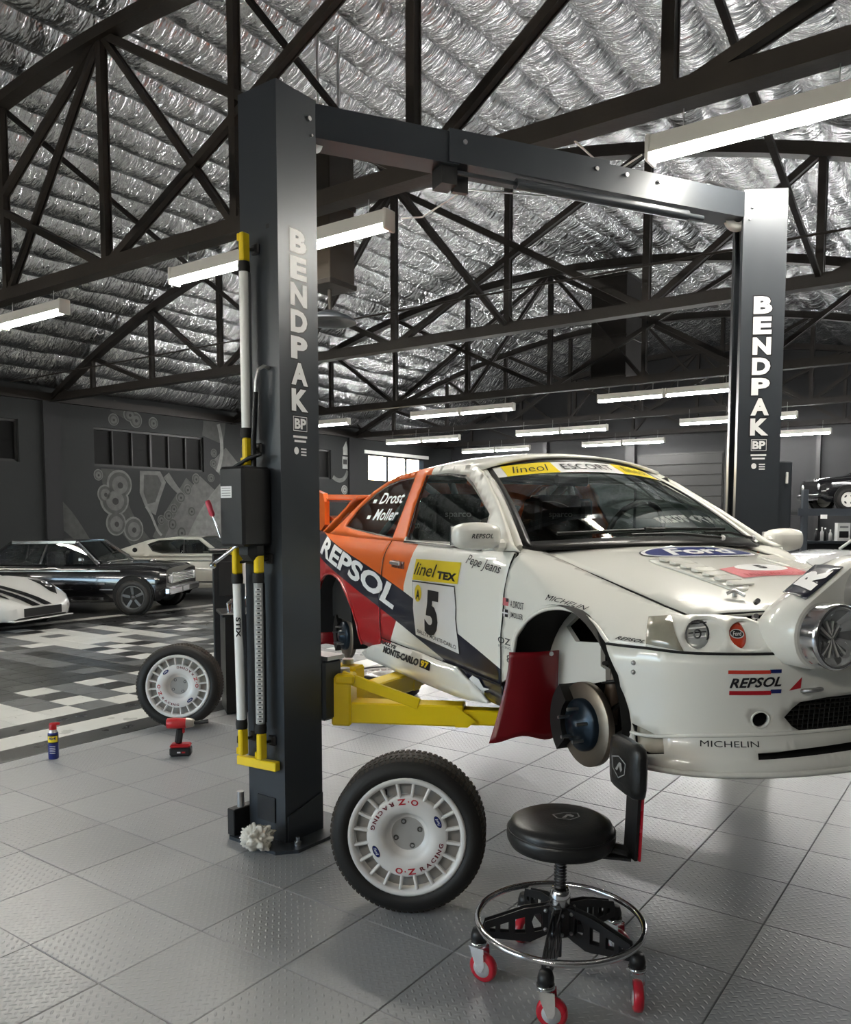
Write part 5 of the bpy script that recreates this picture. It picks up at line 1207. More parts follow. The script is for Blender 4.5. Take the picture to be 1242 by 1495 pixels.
# ------------------------------------------------------------------ white multi-slot rally wheels
M_RIM = mat('rim_white', (.72, .70, .67), .35, var=.04, coat=.3); M_TREADR = mat('tyre_tread', (.035, .028, .022), .75, var=.3, scale=20, bump=.2)
M_RIMIN = mat('rim_inner', (.36, .35, .33), .5, var=.15)
def make_wheel(name, label, grp):
    """axis = local z, outer face at +z"""
    t = thing(name, label, 'wheel', group=grp)
    R, RR, W = .315, .236, .105
    tyre = MB().lathe([(RR - .004, W - .022), (RR + .012, W - .004), (RR + .030, W + .002), (R - .030, W - .006), (R - .010, W - .020), (R - .001, W - .040), (R, 0), (R - .001, -W + .04), (R - .01, -W + .02), (R - .03, -W + .006), (RR + .03, -W), (RR, -W + .02)], 72).build('tyre', M_RUBBER, t)
    tr = MB()
    for k in range(84):
        a = 2 * PI * k / 84
        for z0, z1, tw in ((-.072, -.03, .5), (-.024, .022, -.5), (.028, .070, .5), (.072, .086, .2)):
            h = .0022 if z1 < .08 else .0
            vs = []
            for da, zz in ((-.022, z0), (.022, z0), (.022, z1), (-.022, z1)):
                aa = a + da + tw * (zz - z0) * .8; rr = R + h - (.010 if zz > .08 else .0)
                vs.append((rr * math.cos(aa), rr * math.sin(aa), zz))
            b_ = [(x * .975, y * .975, z) for x, y, z in vs]
            tr.add(vs + b_, [(0, 1, 2, 3), (0, 4, 5, 1), (1, 5, 6, 2), (2, 6, 7, 3), (3, 7, 4, 0)])
    tr.build('tread_blocks', M_TREADR, tyre)['kind'] = 'stuff'
    rim = MB().lathe([(RR - .008, -W + .02), (RR - .014, .03), (RR - .012, W - .035), (RR + .003, W - .016), (RR + .004, W - .010), (RR - .004, W - .006), (RR - .014, W - .010), (.216, W - .016), (.214, W - .040)], 64).build('rim', M_RIM, t)
    MB().lathe([(.214, .045), (.0, .045)], 40).build('rim_back', M_RIMIN, rim)
    MB().lathe([(.164, .02), (.164, W - .022), (.158, W - .018), (.125, W - .018), (.100, W - .022), (.088, W - .036), (.080, W - .058), (.055, W - .062), (.030, W - .062), (.028, W - .070), (.0, W - .070)], 56).build('rim_disc', M_RIM, t)
    for k in range(20):
        a = 2 * PI * (k + .5) / 20; c_, s_ = math.cos(a), math.sin(a)
        MB().bar((.156 * c_, .156 * s_, W - .030), (.220 * c_, .220 * s_, W - .026), .013, .024, bev=.004).build('spoke', M_RIM, t)
    for k in range(4):
        a = PI / 2 * k + .32
        MB().lathe([(.0115, .0015), (.0, .0015)], 14, Matrix.Translation((.052 * math.cos(a), .052 * math.sin(a), W - .0615))).build('bolt_hole', M_BLACK, t)
        MB().cyl((.052 * math.cos(a), .052 * math.sin(a), W - .0615), (.052 * math.cos(a), .052 * math.sin(a), W - .058), .006, 6).build('bolt', M_GALV, t)
    MB().lathe([(.027, .0), (.0, .0)], 20, Matrix.Translation((0, 0, W - .0695))).build('centre_bore', M_RIMIN, t)
    zt = W - .0172; rt = .142
    for base in (math.radians(248), math.radians(68)):
        a = base
        for ch, wd, h in (('O', .030, .024), ('.', .006, .006), ('Z', .034, .024), (' ', .004, 0), ('R', .020, .017), ('A', .022, .017), ('C', .020, .017), ('I', .007, .017), ('N', .020, .017), ('G', .020, .017)):
            da = (wd + .007) / rt
            if ch != ' ':
                th = a + da / 2; o = Vector((rt * math.cos(th), rt * math.sin(th), zt))
                flat('lettering', text2d(ch, wd, h, .03), M_DECALR if ch in 'OZ.' else mat('maroon_vinyl', (.14, .012, .02), .4), t, frame(o, (-math.sin(th), math.cos(th), 0), (-math.cos(th), -math.sin(th), 0)), .0006)
            a += da
    for th in (math.radians(25), math.radians(205)):
        o = Vector((.140 * math.cos(th), .140 * math.sin(th), zt)); F_ = frame(o, (-math.sin(th), math.cos(th), 0), (-math.cos(th), -math.sin(th), 0))
        flat('oval_badge', oval2d(.052, .024), M_DECALB, t, F_, .0006); flat('oval_badge', oval2d(.047, .020), M_DECALN, t, F_, .0012); flat('badge_script', text2d('Ford', .030, .011, .02, .3), M_DECALW, t, F_, .0018)
    MB().tube([(.20 * math.cos(2.0), .20 * math.sin(2.0), W - .05), (.188 * math.cos(2.0), .188 * math.sin(2.0), W - .02)], .004, 6).build('valve', M_BLACK, t)
    return t
def stand_wheel(w_, at, yaw, lean, spin):
    """upright wheel resting on the floor: local z (axis) points along yaw; lean tips the top back"""
    base = Matrix.Scale(.965, 4) @ Matrix.Rotation(yaw + PI / 2, 4, 'Z') @ Matrix.Rotation(PI / 2 - lean, 4, 'X') @ Matrix.Rotation(spin, 4, 'Z')
    c_ = .965 * (.3175 * math.cos(lean) + .07 * math.sin(lean))
    w_.matrix_world = Matrix.Translation((at[0], at[1], c_)) @ base
G_WH = 'white multi-slot rally wheels'
w1 = make_wheel('wheel_assembly', 'white slotted rally wheel standing nearest, beside the lift post and stool', G_WH)
w2 = copy_tree(w1, label='white slotted rally wheel standing farther left behind the red drill')
w3 = copy_tree(w1, label='white slotted rally wheel lying flat on the floor behind the yellow arm')
stand_wheel(w1, (-.065, 3.19), math.radians(-95), math.radians(3), math.radians(2))
stand_wheel(w2, (-1.82, 6.03), math.radians(-86), math.radians(5), math.radians(-75))
w3.matrix_world = Matrix.Translation((-.36, 7.12, .104)) @ Matrix.Scale(.965, 4) @ Matrix.Rotation(.4, 4, 'Z')

# ------------------------------------------------------------------ mechanic's stool
M_VINYL = mat('black_vinyl_upholstery', (.013, .013, .013), .36, var=.15, bump=.06, bscale=120)
M_CAST = mat('red_caster', (.48, .015, .03), .28, var=.08, coat=.4)
st = thing('shop_stool', 'black round shop stool with backrest, chrome foot ring and red casters', 'stool', (.45, 2.66, 0), 0)
seat = MB().lathe([(0, .462), (.14, .462), (.168, .470), (.178, .490), (.180, .505), (.176, .520), (.172, .523), (.173, .527), (.165, .545), (.14, .556), (.08, .560), (0, .561)], 56).build('seat', M_VINYL, st)
MB().tube([(.1765 * math.cos(a), .1765 * math.sin(a), .5215) for a in [2 * PI * i / 48 for i in range(48)]], .003, 5, closed=True).build('piping', M_VINYL, seat)
shield = [(-.045, .022), (.0, .034), (.045, .022), (.040, -.012), (.0, -.034), (-.040, -.012)]
M_STITCH = mat('grey_stitch', (.30, .30, .29), .5)
def outline(name, pts, m, parent, M, w_=.003):
    n = len(pts); inn = [(x * (1 - w_ / .03), y * (1 - w_ / .03)) for x, y in pts]
    flat(name, (pts + inn, [[i, (i + 1) % n, n + (i + 1) % n, n + i] for i in range(n)]), m, parent, M)
def emblem(parent, M):
    outline('emblem_outline', shield, M_STITCH, parent, M); flat('emblem_letter', poly2d([(-.022, -.012), (.004, .016), (.016, .016), (.024, -.002), (.014, -.012), (.008, -.004), (.004, .004), (-.008, -.012)]), M_STITCH, parent, M)
emblem(seat, frame((.02, .0, .5625), (.98, .15, 0), (-.15, .98, 0)))
MB().tube([(0, 0, .30), (0, 0, .462)], .013, 14).build('piston', M_CHROME, st)
sp_ = MB()
for k in range(9): sp_.lathe([(.014, -.0045), (.022, 0), (.014, .0045)], 18, Matrix.Translation((0, 0, .325 + .011 * k)))
sp_.build('bellows', M_BLACK, st)
MB().lathe([(.0, .23), (.03, .23), (.034, .27), (.034, .30), (.026, .322), (.0, .322)], 24).build('gas_lift_collar', M_CHROME, st)
MB().box((0, 0, .21), (.085, .085, .10), rz=.3, bev=.008).build('hub_block', M_BLACK, st)
MB().tube([(0, 0, .16), (0, 0, .08)], .008, 8).build('centre_pin', M_BLACK, st)
MB().tube([(.275 * math.cos(a), .275 * math.sin(a), .205) for a in [2 * PI * i / 64 for i in range(64)]], .011, 12, closed=True).build('foot_ring', M_CHROME, st)
for k in range(5):
    a = math.radians(252 + 72 * k); d = Vector((math.cos(a), math.sin(a), 0)); n_ = Vector((-math.sin(a), math.cos(a), 0))
    ol_ = [(.035, .165), (.035, .262), (.12, .25), (.25, .205), (.262, .165), (.25, .15), (.10, .135)]
    hs = [[(.060, .175), (.060, .235), (.085, .232), (.095, .205), (.085, .170)], [(.115, .165), (.115, .222), (.15, .213), (.15, .165)], [(.17, .165), (.17, .205), (.20, .195), (.20, .168)], [(.215, .168), (.215, .190), (.235, .184), (.235, .170)]]
    for off in (-.012, .012):
        sheet('leg_plate', fill2d(ol_, hs, .03), lambda u, v: tuple(d * u + n_ * off + Vector((0, 0, v))), M_BLACK, st, tuple(n_), .004, smooth=False)
    for u, v in ((.05, .245), (.05, .180)): MB().sphere(d * u + n_ * .015 + Vector((0, 0, v)), .007, 8, 6).sphere(d * u - n_ * .015 + Vector((0, 0, v)), .007, 8, 6).build('rivet', M_GALV, st)
    cp = d * .272
    MB().lathe([(.0, .175), (.02, .175), (.026, .155), (.026, .135), (.0, .135)], 16, Matrix.Translation((cp.x, cp.y, 0))).build('stem_boot', M_BLACK, st)
    sw = [.9, -.5, .35, -1.0, .6][k]; f = Vector((math.cos(sw - 1.2), math.sin(sw - 1.2), 0)); fn = Vector((-f.y, f.x, 0)); wc = cp + f * .020 + Vector((0, 0, .049))
    fk = MB().lathe([(.0, .135), (.028, .135), (.030, .125), (.022, .118), (.0, .118)], 18, Matrix.Translation((cp.x, cp.y, 0)))
    fk.build('swivel', M_CHROME, st)
    for e in (-1, 1):
        pl = [(-.024, .120), (.030, .120), (.034, .060), (.026, .040), (.010, .040), (-.006, .075)]
        MB().prism(pl, e * .021 - .002, e * .021 + .002, Matrix(((f.x, 0, fn.x, cp.x), (f.y, 0, fn.y, cp.y), (0, 1, 0, 0), (0, 0, 0, 1)))).build('fork', M_CHROME, st)
    Mw = frame(wc, f, (0, 0, 1))
    wh = MB().lathe([(.020, -.015), (.040, -.016), (.047, -.012), (.049, .0), (.047, .012), (.040, .016), (.020, .015)], 30, Mw).build('caster_wheel', M_CAST, st)
    MB().lathe([(.0, -.018), (.030, -.0165), (.032, .0), (.030, .0165), (.0, .018)], 24, Mw).build('wheel_core', mat('caster_core', (.55, .55, .55), .4), wh)
# backrest on its bracket
bdir = Vector((.966, -.259, 0)).normalized(); _pn = Vector((.97, .22, 0)).normalized(); bn = Vector((-bdir.y, bdir.x, 0))
MB().bar(bdir * .10 + Vector((0, 0, .452)), bdir * .228 + Vector((0, 0, .452)), .08, .008).build('back_bracket', M_BLACK, st)
MB().bar(bdir * .225 + Vector((0, 0, .45)), bdir * .235 + Vector((0, 0, .72)), .08, .010, up=tuple(_pn)).build('back_post', M_BLACK, st)
MB().bar(bdir * .237 + Vector((0, 0, .45)), bdir * .247 + Vector((0, 0, .74)), .08, .006, up=tuple(_pn)).build('back_strip', M_CAST, st)
MB().bar(bdir * .15 + Vector((0, 0, .475)), bdir * .222 + Vector((0, 0, .462)), .06, .02, bev=.006).build('bracket_brace', M_BLACK, st)
_pt = Vector((-_pn.y, _pn.x, 0)); Mb = Matrix(((_pn.x, _pt.x, 0, bdir.x * .212), (_pn.y, _pt.y, 0, bdir.y * .212), (0, 0, 1, .748), (0, 0, 0, 1)))
bk = link('backrest', MB().box(None, (.065, .215, .19), M=Mb, bev=.022).mesh('backrest'), M_VINYL, st, 40); md = bk.modifiers.new('round', 'SUBSURF'); md.levels = md.render_levels = 1
emblem(bk, frame(bdir * .212 - _pn * .0335 + Vector((0, 0, .748)), _pt * -1, (0, 0, 1)) @ Matrix.Scale(1.1, 4))
# ------------------------------------------------------------------ spray can
ct = thing('spray_can', 'blue and yellow spray can with red cap on the floor at left', 'spray can', (-2.40, 5.206, 0), .25)
MB().lathe([(0, 0), (.030, 0), (.032, .004), (.032, .165), (.030, .172)], 28).build('body', mat('can_blue', (.015, .025, .16), .3, .2), ct)
MB().lathe([(.0324, .105), (.0324, .160)], 28).build('band', M_DECALB, ct); MB().lathe([(.0326, .112), (.0326, .150)], 28, a0=-2.6, a1=-.5).build('shield', M_DECALY, ct)
MB().lathe([(.030, .172), (.024, .183), (.022, .195), (.0, .196)], 24).build('dome', M_GALV, ct)
MB().lathe([(.023, .190), (.023, .222), (.018, .232), (.0, .233)], 20).box((.018, 0, .226), (.05, .014, .018), bev=.004).build('cap', M_RED, ct)
def can_P(u, v): return (.0330 * math.cos(u / .033 - 1.6), .0330 * math.sin(u / .033 - 1.6), v)
sheet('lettering', (lambda d: ([(x, .137 + y) for x, y in d[0]], d[1]))(cutgrid(text2d('WD-40', .046, .018, .05), .006)), can_P, M_DECALN, ct, (0, -1, 0), 0, .0004)
for i in range(5): sheet('small_print', (lambda d: ([(x, .085 - .011 * i + y) for x, y in d[0]], d[1]))(cutgrid(rect2d(.036, .003), .006)), can_P, M_DECALW, ct, (0, -1, 0), 0, .0002)
# ------------------------------------------------------------------ cordless impact wrench
dt_ = thing('cordless_drill', 'red and black cordless impact driver standing on its battery', 'drill', (-1.61, 5.27, 0), .12)
MB().box((.012, 0, .032), (.135, .082, .062), bev=.012).build('battery', M_BLACK, dt_); MB().box((.012, 0, .068), (.130, .080, .026), bev=.010).build('battery_top', M_RED, dt_)
MB().bar((-.005, 0, .075), (.012, 0, .185), .036, .046, up=(1, 0, 0), bev=.014).build('handle', M_BLACK, dt_)
MB().tube([(-.075, 0, .215), (-.07, 0, .215), (-.02, 0, .215), (.05, 0, .215)], [.024, .034, .036, .034], 18).build('motor_body', M_RED, dt_)
MB().tube([(.05, 0, .215), (.062, 0, .215), (.085, 0, .215), (.10, 0, .215)], [.034, .033, .030, .022], 18).build('gear_case', mat('gear_case', (.35, .33, .30), .35, .8), dt_)
MB().tube([(.10, 0, .215), (.135, 0, .215)], .012, 10).tube([(.13, 0, .215), (.19, 0, .222)], .014, 10).build('anvil', M_BLACK, dt_)
MB().box((.03, 0, .165), (.02, .02, .035), bev=.006).build('trigger', M_RED, dt_)
for i in range(2): flat('battery_mark', rect2d(.022, .010), M_DECALW if i == 0 else M_RED, dt_, frame((.005 + .03 * i, -.0415, .030), (1, 0, 0), (0, 0, 1)))
# ------------------------------------------------------------------ white rag on the base plate
def rag(u, v):
    a, b_ = 2 * PI * u, PI * v; d = Vector((math.cos(a) * math.sin(b_), math.sin(a) * math.sin(b_), math.cos(b_)))
    f = 1 + .5 * noise.noise(d * 2.2 + Vector((3, 1, 0))) + .5 * abs(noise.noise(d * 4 + Vector((0, 7, 2)))) + .06 * noise.noise(d * 9)
    return Vector((d.x * .062 * f, d.y * .048 * f, max(-.044, d.z * .055 * f)))
tag(MB().grid(rag, 72, 44).build('rag', mat('rag_cloth', (.68, .64, .56), .9, var=.15, scale=20, bump=.3, bscale=40)), 'crumpled off-white rag at the foot of the near lift post', 'rag').location = M_NEAR @ Vector((-.115, -.055, .060))
# ------------------------------------------------------------------ screwdriver hung on the control box
sd = thing('screwdriver', 'screwdriver with pink-red handle stuck across the black control box', 'screwdriver', M_NEAR @ Vector((-.205, .105, 1.55)), 0)
def sv(x, y, z): return M_NEAR.to_3x3() @ Vector((x, y, z))
MB().tube([sv(0, .035, .075), sv(0, .03, .065), sv(0, .005, .015), sv(0, .0, .005)], [.011, .013, .013, .007], 12).build('handle', mat('pink_handle', (.62, .06, .10), .3), sd)
MB().tube([sv(0, .0, .005), sv(0, -.05, -.09)], .0035, 8).build('shank', M_CHROME, sd)
# ------------------------------------------------------------------ black parts-washer bin behind the post
bn_ = thing('waste_bin', 'black bin full of chrome tools standing behind the near lift post', 'bin', (-1.42, 6.62, 0), math.radians(20))
MB().prism([(-.22, -.18), (.22, -.18), (.22, .18), (-.22, .18)], .01, .78).build('body', M_BLACK, bn_)
MB().box((0, 0, .79), (.50, .42, .03), bev=.008).build('rim', M_BLACK, bn_)
for i, (x, y, z1, tx) in enumerate(((-.19, -.10, .90, .03), (-.15, -.05, .93, .05), (-.17, -.12, .88, -.02), (-.10, -.08, .92, .06), (-.12, .0, .96, .02))):
    MB().tube([(x, y, .70), (x + tx, y, z1)], .012, 8).tube([(x + tx, y, z1 - .01), (x + tx + .04, y + .01, z1 + .015)], .016, 8).build('tool', M_CHROME, bn_)
# equipment stand with notices beside the bin
eq = thing('equipment_stand', 'dark equipment stand with white notice sheets beside the near lift post', 'stand', (-1.72, 7.3, 0), math.radians(15))
MB().box((0, 0, .62), (.34, .30, 1.22), bev=.01).build('body', M_BLACK, eq); MB().box((0, 0, 1.26), (.40, .34, .03), bev=.006).build('top', M_BLACK, eq); MB().box((-.02, -.16, 1.02), (.20, .02, .30), bev=.003).build('panel', M_DARK, eq)
MB().box((.115, -.155, 1.02), (.075, .006, .33), bev=.001).build('notice_sheet', M_WHITE, eq); MB().box((.03, -.16, 1.08), (.035, .028, .22), bev=.001).build('notice_strip', M_WHITE, eq)
# control cabinet on the far post
MB().box(None, (.085, .13, .42), M=M_FAR @ Matrix.Translation((-.045, .02, 1.68)), bev=.008).build('control_box', M_CHAR, lift); MB().box(None, (.012, .02, .07), M=M_FAR @ Matrix.Translation((-.055, .09, 1.79)), bev=.002).build('switch', M_WHITE, lift)
# ------------------------------------------------------------------ parked cars in the background
def loft(stations, m_close=True):
    """stations: (x, [(y,z)...]) right half from bottom to centre top; mirrored"""
    n = len(stations[0][1]); vs, fs = [], []
    for x, sec in stations:
        vs += [(x, -y, z) for y, z in sec] + [(x, y, z) for y, z in sec[::-1]]
    k = 2 * n
    for i in range(len(stations) - 1):
        for j in range(k - 1): fs.append((i * k + j, i * k + j + 1, (i + 1) * k + j + 1, (i + 1) * k + j))
    fs += [tuple(range(k)), tuple(range((len(stations) - 1) * k, len(stations) * k))[::-1]]
    return vs, fs
def body_loft(spec):
    """spec: (x, halfwidth, zbottom, zshoulder, ztop, crown width factor)"""
    out = []
    for x, w_, zb, zs, zt, cf in spec:
        out.append((x, [(w_ * .92, zb), (w_, zb + .10), (w_, (zb + zs) / 2), (w_ * .99, zs - .06), (w_ * .95, zs - .01), (w_ * cf, zt - .02), (w_ * cf * .5, zt), (0, zt)]))
    return out
def car_body(parent, spec, m, name='body'):
    fine = []
    for a, b_ in zip(spec, spec[1:]):
        for i in range(4): fine.append(tuple(p + (q - p) * i / 4 for p, q in zip(a, b_)))
    fine.append(spec[-1]); vs, fs = loft(body_loft(fine))
    o = MB().add(vs, fs, True).build(name, m, parent, 40); return o
def cabin(parent, pts_side, w0, w1, m_roof, mglass, pillars):
    """greenhouse: side outline (x,z) rear base, roof rear, roof front, front base; w0 belt half width, w1 roof half width"""
    (xa, za), (xb, zb), (xc, zc), (xd, zd) = pts_side
    for s in (-1, 1):
        B = [Vector((xa, s * w0, za)), Vector((xb, s * w1, zb)), Vector((xc, s * w1, zc)), Vector((xd, s * w0, zd))]
        g = MB().add([p * 1.0 for p in B], [(0, 1, 2, 3)]).build('side_glass', mglass, parent)
        for i in range(3): MB().bar(B[i], B[i + 1], .05, .06, bev=.008).build('pillar' if i != 1 else 'roof_rail', pillars[i], parent)
        for t in (.5,):
            p = B[0].lerp(B[3], t); q = B[1].lerp(B[2], t + .06); MB().bar(p, q, .03, .03).build('pillar', pillars[1], parent)
    MB().grid(lambda u, v: Vector((xb + (xc - xb) * u, (2 * v - 1) * w1, zb + (zc - zb) * u + .035 * (1 - (2 * v - 1) ** 2) + .02 * math.sin(PI * u))), 6, 8).build('roof', m_roof, parent)
    MB().add([(xd, -w0, zd), (xd, w0, zd), (xc, w1, zc), (xc, -w1, zc)], [(0, 1, 2, 3)]).build('windscreen', mglass, parent)
    MB().add([(xa, -w0, za), (xa, w0, za), (xb, w1, zb), (xb, -w1, zb)], [(0, 1, 2, 3)]).build('rear_glass', mglass, parent)
    MB().grid(lambda u, v: Vector((xa + (xd - xa) * u, (2 * v - 1) * w0 * .97, za - .10)), 1, 1).build('cabin_trim', M_DARK, parent)
    for s in (-1, 1):
        MB().box((xc - .55, s * .36, za + .02), (.16, .46, .42), bev=.05).build('seat', M_SEAT, parent)
    MB().tube([(xd - .28 + .05 * math.sin(a), .36 + .17 * math.cos(a), zd + .02 + .16 * math.sin(a)) for a in [2 * PI * i / 20 for i in range(20)]], .014, 6, closed=True).build('steering_wheel', M_BLACK, parent)
def car_wheel(parent, x, y, r, m, spokes, wd=.2, tyre=M_RUBBER):
    s = -1 if y < 0 else 1; M = Matrix.Translation((x, y, r)) @ Matrix.Rotation(-s * PI / 2, 4, 'X')
    o = MB().lathe([(r * .66, wd * .42), (r * .72, wd * .5), (r * .93, wd * .46), (r, wd * .30), (r, -wd * .3), (r * .93, -wd * .46), (r * .66, -wd * .42)], 32, M).build('wheel', tyre, parent)
    MB().lathe([(r * .70, -wd * .3), (r * .64, wd * .1), (r * .69, wd * .44), (r * .63, wd * .46), (r * .60, wd * .30)], 30, M).lathe([(r * .66, -.02), (0, -.02)], 20, M).build('rim', m, o)
    MB().lathe([(.0, wd * .36), (r * .14, wd * .36), (r * .16, wd * .2)], 16, M).build('hub', m, o)
    for k in range(spokes):
        a = 2 * PI * k / spokes + .4
        MB().bar(M @ Vector((r * .1 * math.cos(a), r * .1 * math.sin(a), wd * .26)), M @ Vector((r * .64 * math.cos(a), r * .64 * math.sin(a), wd * .34)), r * .17, .03, up=tuple(M.to_3x3() @ Vector((0, 0, 1))), bev=.006).build('wheel_spoke', m, o)
    return o
def arch_dark(parent, x, y, r, zc):
    s = -1 if y < 0 else 1; M = Matrix.Translation((x, y, zc)) @ Matrix.Rotation(-s * PI / 2, 4, 'X')
    MB().lathe([(r, .012), (0, .012)], 28, M).build('wheel_arch', M_DARK, parent); MB().lathe([(r, -.01), (r + .02, .016), (r + .03, -.01)], 28, M, a0=0, a1=2 * PI).build('arch_trim', M_DARK, parent)
M_PBLK = paint('black_gloss_paint', (.004, .004, .005), .2); M_PSIL = paint('silver_paint', (.52, .52, .50), .3); M_PCRM = paint('cream_paint', (.58, .57, .51), .35)
M_BGG = glass_material('parked_glass', (.35, .38, .38), .10)
M_BWHEEL = mat('black_wheel', (.10, .10, .10), .35, .4)
# black sixties coupe (right side towards the camera, nose to the right)
SC = .86
fc = thing('sedan_car', 'black sixties two-door car with chrome grille and black wheels by the mural wall', 'car', (-5.88, 13.86, 0), math.radians(-3)); fc.scale = (SC, SC, SC)
car_body(fc, [(-2.35, .70, .35, .80, .86, .80), (-2.2, .86, .28, .86, .93, .80), (-1.2, .90, .22, .88, .95, .8), (0, .90, .22, .89, .93, .8), (.7, .90, .22, .89, .95, .8), (1.5, .89, .24, .88, .95, .78), (1.95, .87, .26, .86, .92, .78), (2.08, .82, .40, .83, .87, .78)], M_PBLK)
cabin(fc, [(-1.45, .92), (-.95, 1.33), (.30, 1.34), (.80, .93)], .80, .60, M_PBLK, M_BGG, [M_PBLK, M_CHROME, M_CHROME])
for s in (-1, 1):
    for x in (1.48, -1.38): arch_dark(fc, x, s * .897, .36, .36); car_wheel(fc, x, s * .84, .325, M_BWHEEL, 5)
    MB().bar((-2.2, s * .905, .80), (1.25, s * .905, .82), .012, .022).build('chrome_strip', M_CHROME, fc); MB().bar((-1.0, s * .908, .58), (.95, s * .908, .585), .014, .035).build('chrome_spear', M_CHROME, fc)
    MB().bar((-.9, s * .905, .30), (.92, s * .905, .30), .012, .05).build('sill_trim', M_CHROME, fc); MB().bar((.72, s * .80, 1.02), (.30, s * .64, 1.33), .02, .035).build('vent_frame', M_CHROME, fc)
    MB().tube([(.55, s * .90, .95), (.55, s * .95, 1.0)], .012, 8).box((.55, s * .98, 1.03), (.10, .06, .08), bev=.02).build('door_mirror', M_CHROME, fc)
    for k in range(2): MB().bar((.1 + .75 * k, s * .905, .47), (.35 + .75 * k, s * .905, .47), .012, .02).build('side_mark', M_CHROME, fc)
    MB().lathe([(.085, 0), (.085, .03), (.07, .035), (.0, .045)], 20, Matrix.Translation((2.085, s * .64, .66)) @ Matrix.Rotation(PI / 2, 4, 'Y')).build('headlamp', M_LENSG, fc)
MB().box((2.09, 0, .66), (.04, 1.20, .20), bev=.01).build('grille_frame', M_CHROME, fc)
for k in range(5): MB().box((2.115, 0, .60 + .032 * k), (.02, 1.12, .012)).build('grille_bar', M_GALV, fc)
MB().box((2.10, 0, .44), (.12, 1.66, .14), bev=.03).build('front_bumper', M_CHROME, fc); MB().box((2.165, 0, .44), (.01, .34, .09)).build('plate', mat('plate_grey', (.3, .3, .3), .5), fc); MB().box((-2.38, 0, .48), (.12, 1.66, .14), bev=.03).build('rear_bumper', M_CHROME, fc)
MB().box((1.35, 0, .965), (.35, .35, .05), bev=.02).build('bonnet_scoop', M_PBLK, fc)
MB().bar((.82, -.5, .97), (.80, .5, .97), .02, .015).build('wiper', M_CHROME, fc)
# silver low sports car with black stripes
gt = thing('sports_car', 'silver low sports car with black bonnet stripes parked at far left', 'car', (-7.12, 11.92, 0), math.radians(-18)); gt.scale = (.84, .84, .84)
def gt_sec(x, w_, zb, zs, zt, cw): return (x, [(w_ * .90, zb), (w_ * .98, zb + .06), (w_, zb + .16), (w_ * .985, zs - .05), (w_ * .90, zs), (w_ * .62, zs + .02), (w_ * .40, zt), (0, zt)])
gs = [(-2.25, .85, .25, .80, .80, 1), (-1.5, .98, .15, .90, .92, 1), (-.6, .97, .14, .80, .84, 1), (.3, .95, .14, .74, .78, 1), (.9, .98, .14, .80, .72, 1), (1.3, .98, .15, .78, .66, 1), (1.7, .95, .17, .68, .58, 1), (2.0, .86, .18, .56, .50, 1), (2.2, .70, .20, .46, .43, 1), (2.28, .55, .24, .40, .40, 1)]
fine = []
for a, b_ in zip(gs, gs[1:]):
    for i in range(4): fine.append(tuple(p + (q - p) * i / 4 for p, q in zip(a, b_)))
fine.append(gs[-1])
vs, fs = loft([gt_sec(*q) for q in fine]); MB().add(vs, fs, True).build('body', M_PSIL, gt, 50)
def gt_top(x, y):
    for a, b_ in zip(gs, gs[1:]):
        if a[0] <= x <= b_[0]:
            t = (x - a[0]) / (b_[0] - a[0]); w_, zs, zt = [a[i] + (b_[i] - a[i]) * t for i in (1, 3, 4)]; k = abs(y) / w_
            return zt if k < .4 else zt + (zs + .02 - zt) * min(1, (k - .4) / .22)
    return gs[-1][4]
for s in (-1, 1):
    MB().grid(lambda u, v: Vector((.8 + 1.47 * u, s * (.04 + .17 * v), gt_top(.8 + 1.47 * u, .1) + .012)), 16, 2).build('stripe', M_PBLK, gt)
    lp = [(1.42, s * .60), (1.70, s * .80), (1.86, s * .74), (2.10, s * .52), (1.98, s * .50), (1.72, s * .56)]
    sheet('head_lamp', fill2d(lp, (), .05), lambda x, y: (x, y, gt_top(x, y) + .016 - .05 * max(0, abs(y) - .6)), M_DGLASS, gt, (0, 0, 1), .004)
    for k in range(2): MB().lathe([(.06, 0), (.045, .02), (0, .03)], 16, Matrix.Translation((1.68 + .14 * k, s * (.70 - .06 * k), gt_top(1.68 + .14 * k, .66) + .01)) @ Matrix.Rotation(.7, 4, 'Y')).build('lamp_unit', M_CHROME, gt)
    MB().prism([(1.98, s * .80), (2.12, s * .72), (2.21, s * .62), (2.21, s * .50), (1.98, s * .7)], .26, .38).build('side_duct', M_DARK, gt)
    MB().lathe([(.045, 0), (.03, .015), (0, .02)], 14, Matrix.Translation((2.16, s * .63, .32)) @ Matrix.Rotation(PI / 2, 4, 'Y') @ Matrix.Rotation(s * .5, 4, 'X')).build('fog_lamp', M_CHROME, gt)
    MB().box((1.62, s * .955, .44), (.12, .03, .04), bev=.01).build('marker_lamp', mat('amber', (.6, .08, .01), .3), gt)
    for x in (1.25, -1.45): arch_dark(gt, x, s * .97, .36, .34); car_wheel(gt, x, s * .90, .33, M_GALV, 10)
MB().prism([(2.10, -.44), (2.30, -.40), (2.30, .40), (2.10, .44)], .25, .385).build('front_grille', M_DARK, gt); MB().box((2.15, 0, .20), (.34, 1.3, .025), bev=.008).build('splitter', M_PSIL, gt)
cabin(gt, [(-1.0, .82), (-.55, 1.10), (.0, 1.12), (.75, .76)], .72, .48, M_PSIL, M_BGG, [M_PSIL, M_PSIL, M_PSIL])
